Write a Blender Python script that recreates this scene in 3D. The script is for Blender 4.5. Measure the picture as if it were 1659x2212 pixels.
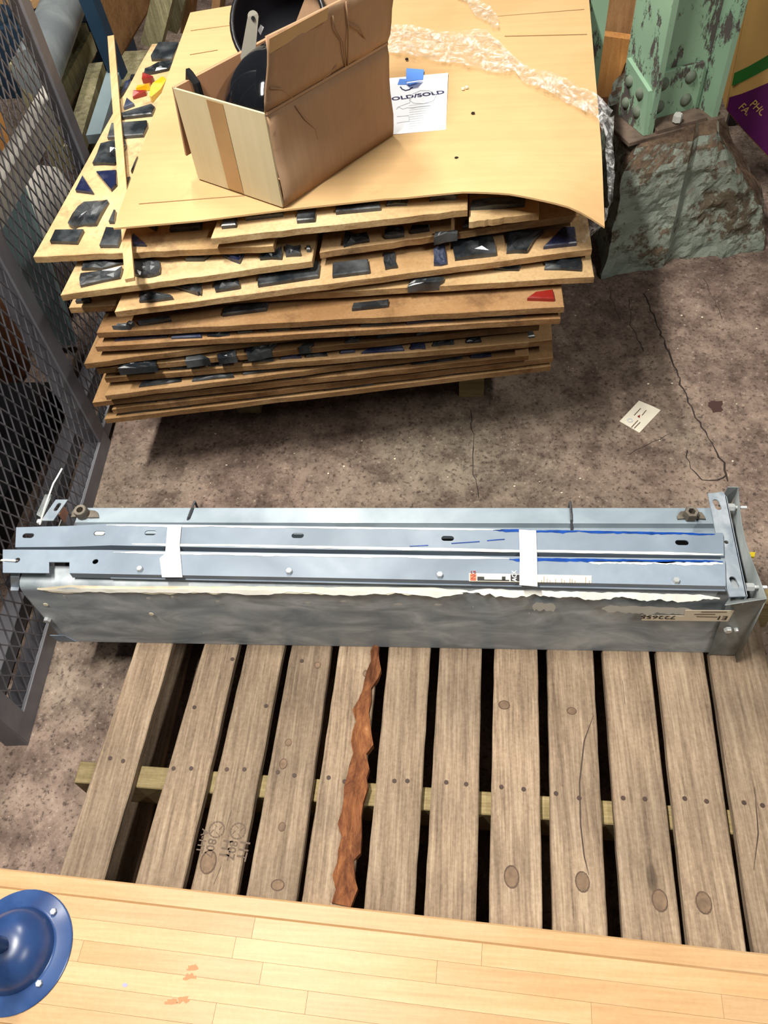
import bpy, bmesh, math, random
import numpy as np
from mathutils import Vector, Matrix, noise
random.seed(7)
S = bpy.context.scene
for o in list(bpy.data.objects): bpy.data.objects.remove(o)
# ------------------------------------------------------------ camera
IW, IH, F = 1659, 2212, 1690.0
H = 1.60
_n = np.array([990-829.5, 2390-1106, F]); _n /= np.linalg.norm(_n)
_v = np.array([1020-829.5, -1160-1106, F])
_Z = -_n
_Y = _v-(_v@_Z)*_Z; _Y /= np.linalg.norm(_Y)
_X = np.cross(_Y, _Z)
R = np.stack([_X, _Y, _Z])
C0 = np.array([0, 0, H])
def ray(px, py): return R@np.array([px-829.5, py-1106, F])
def P(px, py, z):
    d = ray(px, py); return Vector(C0+d*((z-H)/d[2]))
def PY(px, py, y):
    d = ray(px, py); return Vector(C0+d*(y/d[1]))
cam_d = bpy.data.cameras.new('camera'); cam = bpy.data.objects.new('camera', cam_d)
S.collection.objects.link(cam); S.camera = cam
cam_d.sensor_fit = 'VERTICAL'; cam_d.sensor_height = 24; cam_d.lens = F/IH*24; cam_d.clip_start = .02
M = Matrix.Identity(4)
for i in range(3):
    M[i][0] = R[i, 0]; M[i][1] = -R[i, 1]; M[i][2] = -R[i, 2]; M[i][3] = C0[i]
cam.matrix_world = M
# ------------------------------------------------------------ world, lights, exposure
w = bpy.data.worlds.new('world'); S.world = w; w.use_nodes = True
w.node_tree.nodes['Background'].inputs[0].default_value = (.95, .97, 1, 1)
w.node_tree.nodes['Background'].inputs[1].default_value = .05
def tube(loc, rz, length, power, col=(1, .96, .88), wid=.14, spread=180):
    l = bpy.data.lights.new('ceiling_tube', 'AREA'); l.shape = 'RECTANGLE'; l.size = wid; l.size_y = length
    l.energy = power; l.color = col
    o = bpy.data.objects.new('ceiling_tube', l); S.collection.objects.link(o)
    o.location = loc; o.rotation_euler = (0, 0, rz)
tube((-.75, 2.75, 3.2), .15, 1.2, 62)
tube((-.92, .5, 3.3), 0, 1.2, 150)
tube((1.7, -.5, 3.2), 0, 1.2, 55)
S.view_settings.view_transform = 'Standard'; S.view_settings.look = 'None'
S.view_settings.gamma = 1; S.view_settings.use_curve_mapping = False
S.view_settings.exposure = .25
# ------------------------------------------------------------ materials
def srgb(r, g, b): return tuple(((c/255)/12.92 if c/255 <= .04045 else ((c/255+.055)/1.055)**2.4) for c in (r, g, b))+(1,)
class NT:
    def __init__(s, name, rough=.6, metal=0, spec=.5):
        s.m = bpy.data.materials.new(name); s.m.use_nodes = True; s.t = s.m.node_tree
        s.b = s.t.nodes['Principled BSDF']; s.b.inputs['Roughness'].default_value = rough
        s.b.inputs['Metallic'].default_value = metal; s.b.inputs['Specular IOR Level'].default_value = spec
        s.tc = s.n('ShaderNodeTexCoord'); s.oi = s.n('ShaderNodeObjectInfo')
        mm = s.n('ShaderNodeMath', operation='MULTIPLY'); s.l(s.oi.outputs['Random'], mm.inputs[0]); mm.inputs[1].default_value = 37
        s.rnd = mm.outputs[0]
    def n(s, typ, **k):
        x = s.t.nodes.new(typ)
        for a, v in k.items(): setattr(x, a, v)
        return x
    def l(s, a, b): s.t.links.new(a, b)
    def coord(s, scale):
        mp = s.n('ShaderNodeMapping'); s.l(s.tc.outputs['Object'], mp.inputs[0]); mp.inputs['Scale'].default_value = scale
        return mp.outputs[0]
    def noise(s, scale=5, vec=None, detail=4, rough=.55, dist=0, aniso=None):
        x = s.n('ShaderNodeTexNoise', noise_dimensions='4D'); x.inputs['Scale'].default_value = scale
        x.inputs['Detail'].default_value = detail; x.inputs['Roughness'].default_value = rough; x.inputs['Distortion'].default_value = dist
        s.l(vec if vec is not None else (s.coord(aniso) if aniso else s.tc.outputs['Object']), x.inputs['Vector']); s.l(s.rnd, x.inputs['W'])
        return x.outputs['Fac']
    def ramp(s, fac, stops):
        x = s.n('ShaderNodeValToRGB'); s.l(fac, x.inputs[0]); e = x.color_ramp.elements
        while len(e) < len(stops): e.new(.5)
        for i, (p, c) in enumerate(stops):
            e[i].position = p; e[i].color = c if not isinstance(c, (int, float)) else (c, c, c, 1)
        return x.outputs[0]
    def mix(s, fac, a, b, mode='MIX'):
        x = s.n('ShaderNodeMix', data_type='RGBA', blend_type=mode)
        for v, i in ((fac, 0), (a, 6), (b, 7)):
            if hasattr(v, 'links'): s.l(v, x.inputs[i])
            else: x.inputs[i].default_value = v
        return x.outputs[2]
    def math(s, op, a, b=0):
        x = s.n('ShaderNodeMath', operation=op)
        for v, i in ((a, 0), (b, 1)):
            if hasattr(v, 'links'): s.l(v, x.inputs[i])
            else: x.inputs[i].default_value = v
        return x.outputs[0]
    def col(s, c): s.l(c, s.b.inputs['Base Color']) if hasattr(c, 'links') else setattr(s.b.inputs['Base Color'], 'default_value', c)
    def bump(s, h, st=.3, d=.01):
        x = s.n('ShaderNodeBump'); x.inputs['Strength'].default_value = st; x.inputs['Distance'].default_value = d
        s.l(h, x.inputs['Height']); s.l(x.outputs[0], s.b.inputs['Normal'])
    def rough(s, v): s.l(v, s.b.inputs['Roughness'])
def plain(name, c, rough=.5, metal=0, var=.0, sc=20, spec=.5):
    t = NT(name, rough, metal, spec)
    if var:
        d = tuple(x*(1-var) for x in c[:3])+(1,); u = tuple(min(1, x*(1+var)) for x in c[:3])+(1,)
        t.col(t.ramp(t.noise(sc), [(.3, d), (.7, u)]))
    else: t.col(c)
    return t.m
def wood(name, dark, mid, light, axis=1, grain=70, stain=None, knots=.0, rough=.75, bump=.25, tv=.36):
    t = NT(name, rough, spec=.25)
    sc = [1, 1, 1]; sc[axis] = .045
    g1 = t.noise(grain, aniso=tuple(sc), detail=4, rough=.6, dist=.25)
    g2 = t.noise(grain*4.5, aniso=tuple(sc), detail=4, rough=.7, dist=.1)
    iso = t.noise(150, detail=4, rough=.7)
    g = t.math('ADD', t.math('ADD', t.math('MULTIPLY', g1, .38), t.math('MULTIPLY', g2, .42)), t.math('MULTIPLY', iso, .2))
    c = t.ramp(g, [(.34, dark), (.5, mid), (.66, light)])
    f = t.noise(3.2, detail=5)
    c = t.mix(t.ramp(f, [(.42, 0), (.68, 1)]), c, t.mix(1.0, c, stain or (.55, .55, .58, 1), 'MULTIPLY'))
    tone = t.math('FRACT', t.math('MULTIPLY', t.oi.outputs['Random'], 7.3))
    tone = t.math('ADD', t.math('MULTIPLY', tone, tv), 1-tv*.55)
    tn = t.n('ShaderNodeCombineColor'); [t.l(tone, tn.inputs[i]) for i in range(3)]
    c = t.mix(1.0, c, tn.outputs[0], 'MULTIPLY')
    if knots:
        vs = [11, 11, 11]; vs[axis] = 4.2
        v = t.n('ShaderNodeTexVoronoi', voronoi_dimensions='4D'); t.l(t.coord(tuple(vs)), v.inputs['Vector']); t.l(t.rnd, v.inputs['W']); v.inputs['Scale'].default_value = .9
        k = t.ramp(v.outputs['Distance'], [(.05, 1), (.09, .75), (.11, .25), (.2, 0)])
        c = t.mix(t.math('MULTIPLY', k, knots), c, tuple(x*.35 for x in dark[:3])+(1,))
    t.col(c); fine = t.noise(260, aniso=tuple(sc), detail=3)
    t.bump(t.math('ADD', t.math('MULTIPLY', g, .7), t.math('MULTIPLY', fine, .3)), bump, .004)
    return t.m
MT = {}
MT['pallet'] = wood('weathered_pallet_wood', srgb(84, 68, 55), srgb(142, 122, 101), srgb(182, 162, 137), 1, 55, (.62, .62, .64, 1), .75, .85, .4)
MT['stringer'] = wood('yellow_timber', srgb(120, 102, 66), srgb(158, 140, 98), srgb(186, 168, 124), 0, 60)
def barkm():
    t = NT('bark', .95, spec=.1); f = t.noise(34, aniso=(1, .35, 1), detail=7, rough=.75, dist=.8)
    t.col(t.ramp(f, [(.3, srgb(48, 30, 22)), (.48, srgb(110, 68, 46)), (.62, srgb(150, 98, 62)), (.75, srgb(186, 140, 96))])); t.bump(f, .9, .01); return t.m
MT['bark'] = barkm()
MT['timber'] = wood('old_timber', srgb(90, 84, 62), srgb(150, 142, 108), srgb(196, 188, 150), 2, 40)
MT['brownboard'] = wood('brown_board', srgb(120, 86, 56), srgb(168, 126, 84), srgb(192, 152, 108), 2, 30)
MT['orangeboard'] = wood('orange_plank', srgb(160, 104, 54), srgb(196, 138, 78), srgb(212, 160, 98), 2, 45)
MT['maple'] = wood('maple_stave', srgb(176, 138, 96), srgb(190, 154, 112), srgb(200, 168, 128), 0, 38, (.93, .88, .8, 1), 0, .42, .04, .14)
MT['lath'] = wood('pine_lath', srgb(186, 140, 94), srgb(204, 164, 118), srgb(216, 184, 142), 1, 80, (.9, .85, .75, 1))
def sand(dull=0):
    t = NT('sand_resin' if not dull else 'shaded_sand_resin', .85, spec=.2)
    f = t.noise(4, detail=6); g = t.noise(160, detail=2)
    c = t.ramp(f, [(.3, srgb(170, 140, 98)), (.5, srgb(202, 176, 132)), (.7, srgb(220, 198, 156))])
    c = t.mix(t.ramp(g, [(.35, .0), (.75, .35)]), c, srgb(150, 118, 74))
    d = t.noise(11, detail=6, rough=.7)
    c = t.mix(t.ramp(d, [(.54, 0), (.68, .65)]), c, srgb(112, 86, 64))
    if dull: c = t.mix(1.0, c, srgb(206, 192, 182), 'MULTIPLY')  # lower panels: shade within the stack multiplied into the resin colour
    tone = t.math('FRACT', t.math('MULTIPLY', t.oi.outputs['Random'], 5.7))
    c = t.mix(t.math('MULTIPLY', tone, .55), c, t.mix(1.0, c, srgb(228, 200, 184), 'MULTIPLY'))
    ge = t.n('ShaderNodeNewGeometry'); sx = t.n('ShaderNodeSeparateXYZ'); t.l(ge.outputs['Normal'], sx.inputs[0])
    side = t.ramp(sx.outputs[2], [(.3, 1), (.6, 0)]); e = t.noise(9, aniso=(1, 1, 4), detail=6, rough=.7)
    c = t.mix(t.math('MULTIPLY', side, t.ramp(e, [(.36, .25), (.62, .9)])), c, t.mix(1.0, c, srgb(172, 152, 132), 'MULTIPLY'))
    t.col(c); t.bump(g, .25, .003); return t.m
MT['sand'] = sand(); MT['shaded_sand'] = sand(1)
def card(name, a, b, fl=90, axis=1, bump=.1, st=.5):
    t = NT(name, .85, spec=.15)
    sc = [1, 1, 1]; sc[axis] = .02
    f = t.noise(2.4, detail=5); g = t.noise(fl, aniso=tuple(sc), detail=2)
    c = t.ramp(f, [(.35, a), (.65, b)])
    c = t.mix(t.ramp(g, [(.35, 0), (.75, .18)]), c, tuple(x*.6 for x in a[:3])+(1,))
    d = t.noise(7, detail=7, rough=.7)
    c = t.mix(t.ramp(d, [(.62, 0), (.8, st)]), c, tuple(x*.55 for x in a[:3])+(1,))
    t.col(c); t.bump(g, bump, .002); return t.m
MT['sheet'] = card('corrugated_sheet', srgb(184, 148, 104), srgb(200, 167, 120), 70, 0, .08, .45)
MT['carton'] = card('carton_board', srgb(152, 119, 92), srgb(168, 137, 108), 120, 2, .12)
MT['carton_in'] = card('carton_inside', srgb(178, 130, 96), srgb(194, 148, 112), 120, 2, .08)
MT['lit_kraft'] = card('lit_kraft_face', srgb(186, 170, 134), srgb(206, 192, 158), 90, 2, .05)  # same carton board painted paler, for the light on its left side
MT['packtape'] = plain('brown_packing_tape', srgb(158, 124, 84), .35, 0, .12, 12)
def concrete():
    t = NT('concrete_floor', .82, spec=.25)
    a = t.noise(1.3, detail=6, rough=.6); b = t.noise(14, detail=8, rough=.72); g = t.noise(110, detail=3, rough=.7)
    c = t.ramp(a, [(.32, srgb(108, 90, 82)), (.5, srgb(134, 115, 103)), (.68, srgb(132, 121, 106))])
    c = t.mix(t.ramp(b, [(.38, .75), (.56, 0)]), c, srgb(70, 56, 50))
    c = t.mix(t.ramp(b, [(.55, 0), (.75, .6)]), c, srgb(164, 146, 130))
    c = t.mix(t.ramp(g, [(.34, .8), (.47, 0)]), c, srgb(52, 42, 38))
    c = t.mix(t.ramp(g, [(.6, 0), (.74, .7)]), c, srgb(186, 170, 154))
    t.col(c); t.bump(t.math('ADD', b, g), .35, .004); return t.m
MT['floor'] = concrete()
MT['crack'] = plain('crack_dark', srgb(44, 34, 30), .95, 0, .4, 60)
def paint(name, base, lo, hi, rough=.45, sc=3, metal=0.0, aniso=(1, 1, 1), strength=.5):
    t = NT(name, rough, metal)
    f = t.noise(sc, aniso=aniso, detail=5, dist=1.2)
    c = t.ramp(f, [(.36, lo), (.5, base), (.64, hi)])
    s2 = t.noise(40, detail=4); t.col(t.mix(t.ramp(s2, [(.3, .25), (.6, 0)]), c, lo))
    t.rough(t.ramp(f, [(.3, rough+.12), (.7, rough-.08)])); return t.m
MT['steel'] = paint('blue_grey_enamel', srgb(120, 132, 146), srgb(106, 118, 131), srgb(134, 146, 159), .4, 3)
MT['panel'] = paint('smudged_grey_panel', srgb(148, 156, 162), srgb(120, 129, 136), srgb(178, 184, 188), .42, 7, 0, (1, 1, 2.2))
MT['steelback'] = paint('pale_grey_enamel', srgb(138, 150, 160), srgb(122, 135, 145), srgb(154, 166, 174), .32, 4)
MT['galv'] = paint('galvanised_steel', srgb(152, 162, 172), srgb(126, 138, 150), srgb(182, 190, 198), .38, 16, .35)
MT['greywhite'] = paint('grey_white_enamel', srgb(176, 180, 186), srgb(158, 163, 170), srgb(196, 200, 205), .4, 3)
MT['endcap'] = paint('dull_green_grey', srgb(118, 123, 123), srgb(98, 104, 104), srgb(140, 145, 144), .5, 6)
MT['cage'] = paint('cage_grey_enamel', srgb(118, 117, 124), srgb(102, 101, 108), srgb(134, 133, 140), .5, 3)
MT['white'] = plain('white_paint', srgb(220, 218, 210), .6, 0, .06, 40)
MT['cream'] = plain('cream_paint', srgb(232, 222, 196), .6, 0, .1, 30)
MT['bluepaint'] = plain('cobalt_paint', srgb(20, 62, 138), .25, 0, .35, 50)
MT['filler'] = plain('grey_white_filler', srgb(190, 190, 184), .7, 0, .08, 20)
MT['masking'] = plain('white_masking_tape', srgb(204, 204, 210), .7, 0, .04, 15)
MT['paper'] = plain('white_paper', srgb(240, 242, 248), .7, 0, .02, 8)
MT['cardpaper'] = plain('dirty_card', srgb(222, 214, 196), .75, 0, .06, 25)
MT['ink'] = plain('dark_ink', srgb(44, 40, 84), .6)
MT['stamp'] = plain('branded_stamp', srgb(92, 76, 62), .8)
MT['pencil'] = plain('faint_pencil', srgb(196, 200, 206), .7)
MT['black'] = plain('black_plastic', srgb(24, 24, 28), .35)
MT['blackmark'] = plain('black_print', srgb(22, 22, 22), .5)
MT['orange'] = plain('orange_print', srgb(232, 110, 70), .5)
MT['redink'] = plain('dark_red_print', srgb(128, 24, 20), .5)
MT['label'] = plain('cream_label', srgb(214, 204, 182), .6, 0, .04, 30)
MT['bluetape'] = plain('blue_painter_tape', srgb(88, 138, 222), .6, 0, .06, 20)
MT['zip'] = plain('white_nylon', srgb(226, 226, 220), .4)
MT['dirtymetal'] = plain('dirty_metal', srgb(104, 96, 86), .6, .3, .4, 40)
MT['bolt'] = plain('zinc_bolt', srgb(196, 200, 200), .35, .5)
MT['rust'] = plain('rust_nail', srgb(58, 40, 30), .7, 0, .3, 90)
MT['wire'] = plain('dark_wire', srgb(70, 72, 76), .45, .3)
MT['helmet'] = plain('black_gloss_shell', srgb(14, 16, 20), .06, 0, 0, 5, .6)
MT['helmetin'] = plain('dark_liner', srgb(20, 20, 32), .8, 0, .3, 20)
MT['strap'] = plain('grey_plastic_strap', srgb(160, 156, 144), .5, 0, .05, 10)
MT['cobalt'] = paint('blue_enamel', srgb(44, 70, 118), srgb(32, 54, 98), srgb(62, 88, 136), .25, 5)
MT['deepblue'] = plain('deep_blue_steel', srgb(26, 52, 74), .5, 0, .2, 6)
MT['teal'] = plain('blue_drum_plastic', srgb(30, 96, 136), .45, 0, .2, 8)
MT['paleblue'] = plain('pale_blue_plastic', srgb(140, 170, 172), .6, 0, .15, 8)
MT['rustbrown'] = plain('rusty_brown', srgb(124, 78, 50), .8, 0, .4, 12)
MT['offwhite'] = plain('off_white', srgb(206, 200, 190), .7, 0, .12, 8)
MT['zincpipe'] = paint('zinc_pipe', srgb(132, 138, 140), srgb(112, 118, 122), srgb(156, 162, 164), .42, 4, .2)
MT['greybar'] = plain('blue_grey_bar', srgb(142, 160, 166), .5, 0, .1, 8)
MT['purple'] = plain('purple_print', srgb(86, 22, 84), .4, 0, .15, 10)
MT['green'] = plain('green_print', srgb(44, 110, 44), .45, 0, .1, 10)
MT['sack'] = plain('kraft_sack', srgb(206, 164, 96), .65, 0, .14, 5)
MT['gold'] = plain('gold_print', srgb(196, 162, 96), .5, 0, .1, 20)
MT['yellow'] = plain('yellow_scrap', srgb(234, 208, 40), .5)
def glass(name, c, dust):
    t = NT(name, .12, 0, .6)
    f = t.noise(14, detail=5); t.col(t.mix(t.ramp(f, [(.42, 0), (.75, .55)]), c, dust))
    t.rough(t.ramp(f, [(.35, .08), (.7, .5)])); return t.m
MT['glass'] = glass('dark_slab_glass', srgb(30, 34, 38), srgb(120, 124, 126))
MT['glassblue'] = glass('navy_slab_glass', srgb(26, 32, 62), srgb(110, 118, 136))
MT['glassred'] = glass('red_slab_glass', srgb(130, 24, 20), srgb(150, 70, 60))
MT['glassyellow'] = glass('amber_slab_glass', srgb(224, 176, 26), srgb(236, 214, 130))
def chipped():
    t = NT('chipped_mint_paint', .5, spec=.4)
    f = t.noise(9, aniso=(1, 1, .45), detail=7, rough=.72); d = t.noise(2.5)
    c = t.ramp(d, [(.3, srgb(124, 154, 130)), (.7, srgb(152, 184, 154))])
    k = t.ramp(f, [(.545, 0), (.575, 1)]); t.col(t.mix(k, c, srgb(86, 78, 76)))
    t.bump(t.math('MULTIPLY', k, -1), .5, .004); return t.m
MT['mint'] = chipped()
def pier():
    t = NT('painted_pier', .8, spec=.2)
    f = t.noise(5, detail=8, rough=.7); g = t.noise(26, detail=6, rough=.75); ge = t.n('ShaderNodeNewGeometry'); sx = t.n('ShaderNodeSeparateXYZ'); t.l(ge.outputs['Normal'], sx.inputs[0])
    c = t.ramp(f, [(.3, srgb(118, 128, 118)), (.7, srgb(154, 163, 150))])
    k = t.ramp(t.math('ADD', t.math('MULTIPLY', f, .6), t.math('MULTIPLY', g, .45)), [(.525, 0), (.57, 1)])
    c = t.mix(k, c, srgb(92, 82, 68))
    top = t.ramp(sx.outputs[2], [(.35, 0), (.6, 1)]); c = t.mix(top, c, t.ramp(g, [(.35, srgb(58, 44, 36)), (.7, srgb(116, 96, 78))]))
    t.col(c); t.bump(g, .6, .012); return t.m
MT['pier'] = pier()
MT['rivet'] = plain('rusty_green', srgb(98, 108, 92), .7, 0, .35, 40)
MT['dirt'] = plain('rusty_dirt', srgb(96, 80, 68), .9, 0, .45, 30)
def film():
    t = NT('stretch_film', .1, 0, .8); t.b.inputs['Base Color'].default_value = (.95, .95, .95, 1)
    tr = t.n('ShaderNodeBsdfTransparent'); tr.inputs[0].default_value = (.93, .93, .93, 1)
    mx = t.n('ShaderNodeMixShader'); f = t.noise(22, detail=3, rough=.6, dist=3.0)
    t.l(t.ramp(f, [(.45, .06), (.56, .25), (.68, .65)]), mx.inputs[0])
    t.l(tr.outputs[0], mx.inputs[1]); t.l(t.b.outputs[0], mx.inputs[2])
    t.l(mx.outputs[0], t.t.nodes['Material Output'].inputs[0]); return t.m
MT['film'] = film()
# ------------------------------------------------------------ mesh helpers
WL = {}
def tag(o, label=None, cat=None, group=None, kind=None):
    for k, v in (('label', label), ('category', cat), ('group', group), ('kind', kind)):
        if v: o[k] = v
    return o
def thing(name, loc, label, cat, group=None):
    o = bpy.data.objects.new(name, None); S.collection.objects.link(o); o.location = loc; o.empty_display_size = .05
    WL[o.name] = Vector(loc); return tag(o, label, cat, group)
def fin(name, bm, mat, parent=None, smooth=False, label=None, cat=None, group=None, kind=None, solid=None):
    bmesh.ops.recalc_face_normals(bm, faces=bm.faces)
    co = [v.co for v in bm.verts]
    c = Vector(((min(v.x for v in co)+max(v.x for v in co))/2, (min(v.y for v in co)+max(v.y for v in co))/2, min(v.z for v in co)))
    for v in bm.verts: v.co -= c
    me = bpy.data.meshes.new(name); bm.to_mesh(me); bm.free()
    o = bpy.data.objects.new(name, me); S.collection.objects.link(o)
    if isinstance(mat, str): mat = MT[mat]
    me.materials.append(mat)
    if smooth:
        me.polygons.foreach_set('use_smooth', [True]*len(me.polygons))
        if smooth == 'auto':
            try: me.set_sharp_from_angle(angle=.7)
            except Exception: pass
    if parent is not None:
        o.parent = parent; o.location = c-WL[parent.name]
    else: o.location = c
    WL[o.name] = c.copy()
    if solid:
        md = o.modifiers.new('thickness', 'SOLIDIFY'); md.thickness = solid; md.offset = 0
    return tag(o, label, cat, group, kind)
def BM(): return bmesh.new()
def V3(p, z=None): return Vector((p[0], p[1], p[2] if z is None else z))
def offs(pts, d):
    n = len(pts); out = []
    ar = sum(pts[i][0]*pts[(i+1) % n][1]-pts[(i+1) % n][0]*pts[i][1] for i in range(n)); sg = 1 if ar > 0 else -1
    for i in range(n):
        a = Vector(pts[i-1][:2]); b = Vector(pts[i][:2]); c = Vector(pts[(i+1) % n][:2])
        e1 = (b-a).normalized(); e2 = (c-b).normalized()
        nn = Vector((-e1.y-e2.y, e1.x+e2.x)); L = nn.length
        if L < 1e-6: out.append(b); continue
        nn = nn/L; k = max(.4, nn.dot(Vector((-e1.y, e1.x)))); out.append(b+nn*(sg*d/k))
    return out
def prism(bm, pts, z0, z1, bev=0):
    """polygon prism; z1 may be a list of heights per vertex"""
    n = len(pts); zt = z1 if isinstance(z1, (list, tuple)) else [z1]*n
    rings = [[bm.verts.new((p[0], p[1], z0)) for p in pts]]
    if bev:
        rings.append([bm.verts.new((p[0], p[1], zt[i]-bev)) for i, p in enumerate(pts)])
        rings.append([bm.verts.new((p[0], p[1], zt[i])) for i, p in enumerate(offs(pts, bev))])
    else: rings.append([bm.verts.new((p[0], p[1], zt[i])) for i, p in enumerate(pts)])
    for a, b in zip(rings, rings[1:]):
        for i in range(n): bm.faces.new((a[i], a[(i+1) % n], b[(i+1) % n], b[i]))
    bm.faces.new(rings[0][::-1]); return bm.faces.new(rings[-1])
def box(bm, p0, p1, bev=0):
    prism(bm, [(p0[0], p0[1]), (p1[0], p0[1]), (p1[0], p1[1]), (p0[0], p1[1])], p0[2], p1[2], bev); return bm
def slab(bm, pts, nrm, th):
    """flat polygon of 3D points pushed by nrm*th to both sides"""
    nrm = Vector(nrm).normalized()*th/2
    a = [bm.verts.new(Vector(p)-nrm) for p in pts]; b = [bm.verts.new(Vector(p)+nrm) for p in pts]; n = len(pts)
    bm.faces.new(a[::-1]); bm.faces.new(b)
    for i in range(n): bm.faces.new((a[i], a[(i+1) % n], b[(i+1) % n], b[i]))
    return bm
def bar(bm, a, b, wx, wy, up=(0, 0, 1), bev=0):
    a, b = Vector(a), Vector(b); d = (b-a).normalized(); s = d.cross(Vector(up))
    if s.length < 1e-4: s = d.cross(Vector((0, 1, 0)))
    s.normalize(); u = s.cross(d)
    q = [(-1, -1), (1, -1), (1, 1), (-1, 1)]
    r = [[bm.verts.new(e+s*wx/2*x+u*wy/2*y) for x, y in q] for e in (a, b)]
    for i in range(4): bm.faces.new((r[0][i], r[0][(i+1) % 4], r[1][(i+1) % 4], r[1][i]))
    bm.faces.new(r[0][::-1]); bm.faces.new(r[1]); return bm
def tubep(bm, pts, rad, seg=8, cap=True):
    pts = [Vector(p) for p in pts]; rings = []
    rads = rad if isinstance(rad, (list, tuple)) else [rad]*len(pts)
    u = None
    for i, p in enumerate(pts):
        d = (pts[min(i+1, len(pts)-1)]-pts[max(i-1, 0)]).normalized()
        if u is None: u = d.orthogonal().normalized()
        u = (u-d*u.dot(d)).normalized(); v = d.cross(u)
        rings.append([bm.verts.new(p+(u*math.cos(k*2*math.pi/seg)+v*math.sin(k*2*math.pi/seg))*rads[i]) for k in range(seg)])
    for a, b in zip(rings, rings[1:]):
        for k in range(seg): bm.faces.new((a[k], a[(k+1) % seg], b[(k+1) % seg], b[k]))
    if cap: bm.faces.new(rings[0][::-1]); bm.faces.new(rings[-1])
    return bm
def lathe(bm, prof, seg=32, mtx=Matrix.Identity(4), ang=2*math.pi):
    rings = []
    for r, z in prof:
        if r < 1e-5: rings.append([bm.verts.new(mtx@Vector((0, 0, z)))])
        else: rings.append([bm.verts.new(mtx@Vector((r*math.cos(k*ang/seg), r*math.sin(k*ang/seg), z))) for k in range(seg)])
    for a, b in zip(rings, rings[1:]):
        for k in range(seg):
            A = [a[k % len(a)], a[(k+1) % len(a)]] if len(a) > 1 else [a[0]]
            B = [b[(k+1) % len(b)], b[k % len(b)]] if len(b) > 1 else [b[0]]
            if len(A)+len(B) > 2: bm.faces.new(A+B)
    return bm
def hexbolt(bm, c, r, h, axis=(0, 0, 1)):
    m = Vector(axis).to_track_quat('Z', 'Y').to_matrix().to_4x4(); m.translation = Vector(c)
    lathe(bm, [(0, 0), (r, 0), (r, h*.8), (r*.85, h), (0, h)], 6, m); return bm
def plate(outer, holes, z1, th):
    bm = BM(); es = []
    for loop in [outer]+holes:
        vs = [bm.verts.new((p[0], p[1], z1)) for p in loop]
        es += [bm.edges.new((vs[i], vs[(i+1) % len(vs)])) for i in range(len(vs))]
    bmesh.ops.triangle_fill(bm, use_beauty=True, edges=es)
    r = bmesh.ops.extrude_face_region(bm, geom=list(bm.faces))
    for v in [g for g in r['geom'] if isinstance(g, bmesh.types.BMVert)]: v.co.z -= th
    return bm
def slot(c, L, Wd, ang=0, n=6):
    out = []; h = (L-Wd)/2
    for sgn, a0 in ((1, -90), (-1, 90)):
        for k in range(n+1):
            a = math.radians(a0+180*k/n); x = sgn*h+Wd/2*math.cos(a); y = Wd/2*math.sin(a)
            out.append((c[0]+x*math.cos(ang)-y*math.sin(ang), c[1]+x*math.sin(ang)+y*math.cos(ang)))
    return out
def circ(c, r, n=14): return [(c[0]+r*math.cos(2*math.pi*k/n), c[1]+r*math.sin(2*math.pi*k/n)) for k in range(n)]
def jag(a, b, n, j, seed=0):
    rr = random.Random(seed); a, b = Vector(a[:2]), Vector(b[:2]); d = b-a; nn = Vector((-d.y, d.x)).normalized()
    return [a+d*(k/n)+(nn*rr.uniform(-j, j) if k else Vector((0, 0))) for k in range(n)]
def jagpoly(c, n, j, seed=0):
    out = []
    for i in range(len(c)): out += jag(c[i], c[(i+1) % len(c)], n if isinstance(n, int) else n[i], j, seed*31+i)
    return out
def write(s, size, o, xd, yd, mat, parent, name='lettering', lift=.0006, align='LEFT', sx=1, bold=.012):
    cu = bpy.data.curves.new('t', 'FONT'); cu.body = s; cu.size = size; cu.align_x = align; cu.resolution_u = 3; cu.offset = bold*size
    t = bpy.data.objects.new('t', cu); S.collection.objects.link(t); bpy.context.view_layer.update()
    me = bpy.data.meshes.new_from_object(t.evaluated_get(bpy.context.evaluated_depsgraph_get()))
    bm = BM(); bm.from_mesh(me); bpy.data.objects.remove(t); bpy.data.meshes.remove(me)
    xd = Vector(xd).normalized(); yd = Vector(yd).normalized(); zd = xd.cross(yd); o = Vector(o)
    for v in bm.verts: v.co = o+xd*v.co.x*sx+yd*v.co.y+zd*lift
    return fin(name, bm, mat, parent)
def flatpoly(name, pts, mat, parent, th=.0006, **k):
    bm = BM(); prism(bm, [(p[0], p[1]) for p in pts], min(p[2] for p in pts), [p[2]+th for p in pts]) ; return fin(name, bm, mat, parent, **k)
# ------------------------------------------------------------ floor
bm = BM(); box(bm, (-4, -1.5, -.05), (4, 7, 0)); floor = fin('floor', bm, 'floor', kind='structure')
def crack(px, wd, seed):
    rr = random.Random(seed); pts = [P(x, y, 0) for x, y in px]; L = []
    for a, b in zip(pts, pts[1:]):
        n = max(2, int((b-a).length/.018))
        for k in range(n):
            q = a.lerp(b, k/n); L.append(q+Vector((rr.uniform(-1, 1)*.004, rr.uniform(-1, 1)*.004, 0)))
    L.append(pts[-1]); bm = BM(); prev = None
    for i, q in enumerate(L):
        d = (L[min(i+1, len(L)-1)]-L[max(i-1, 0)]).normalized(); nn = Vector((-d.y, d.x, 0)); ww = wd*rr.uniform(.35, 1)
        cur = [bm.verts.new(q+nn*ww+Vector((0, 0, .0002))), bm.verts.new(q+Vector((0, 0, .0008))), bm.verts.new(q-nn*ww+Vector((0, 0, .0002)))]
        if prev:
            for k in range(2): bm.faces.new((prev[k], prev[k+1], cur[k+1], cur[k]))
        prev = cur
    fin('crack', bm, 'crack', floor)
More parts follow.
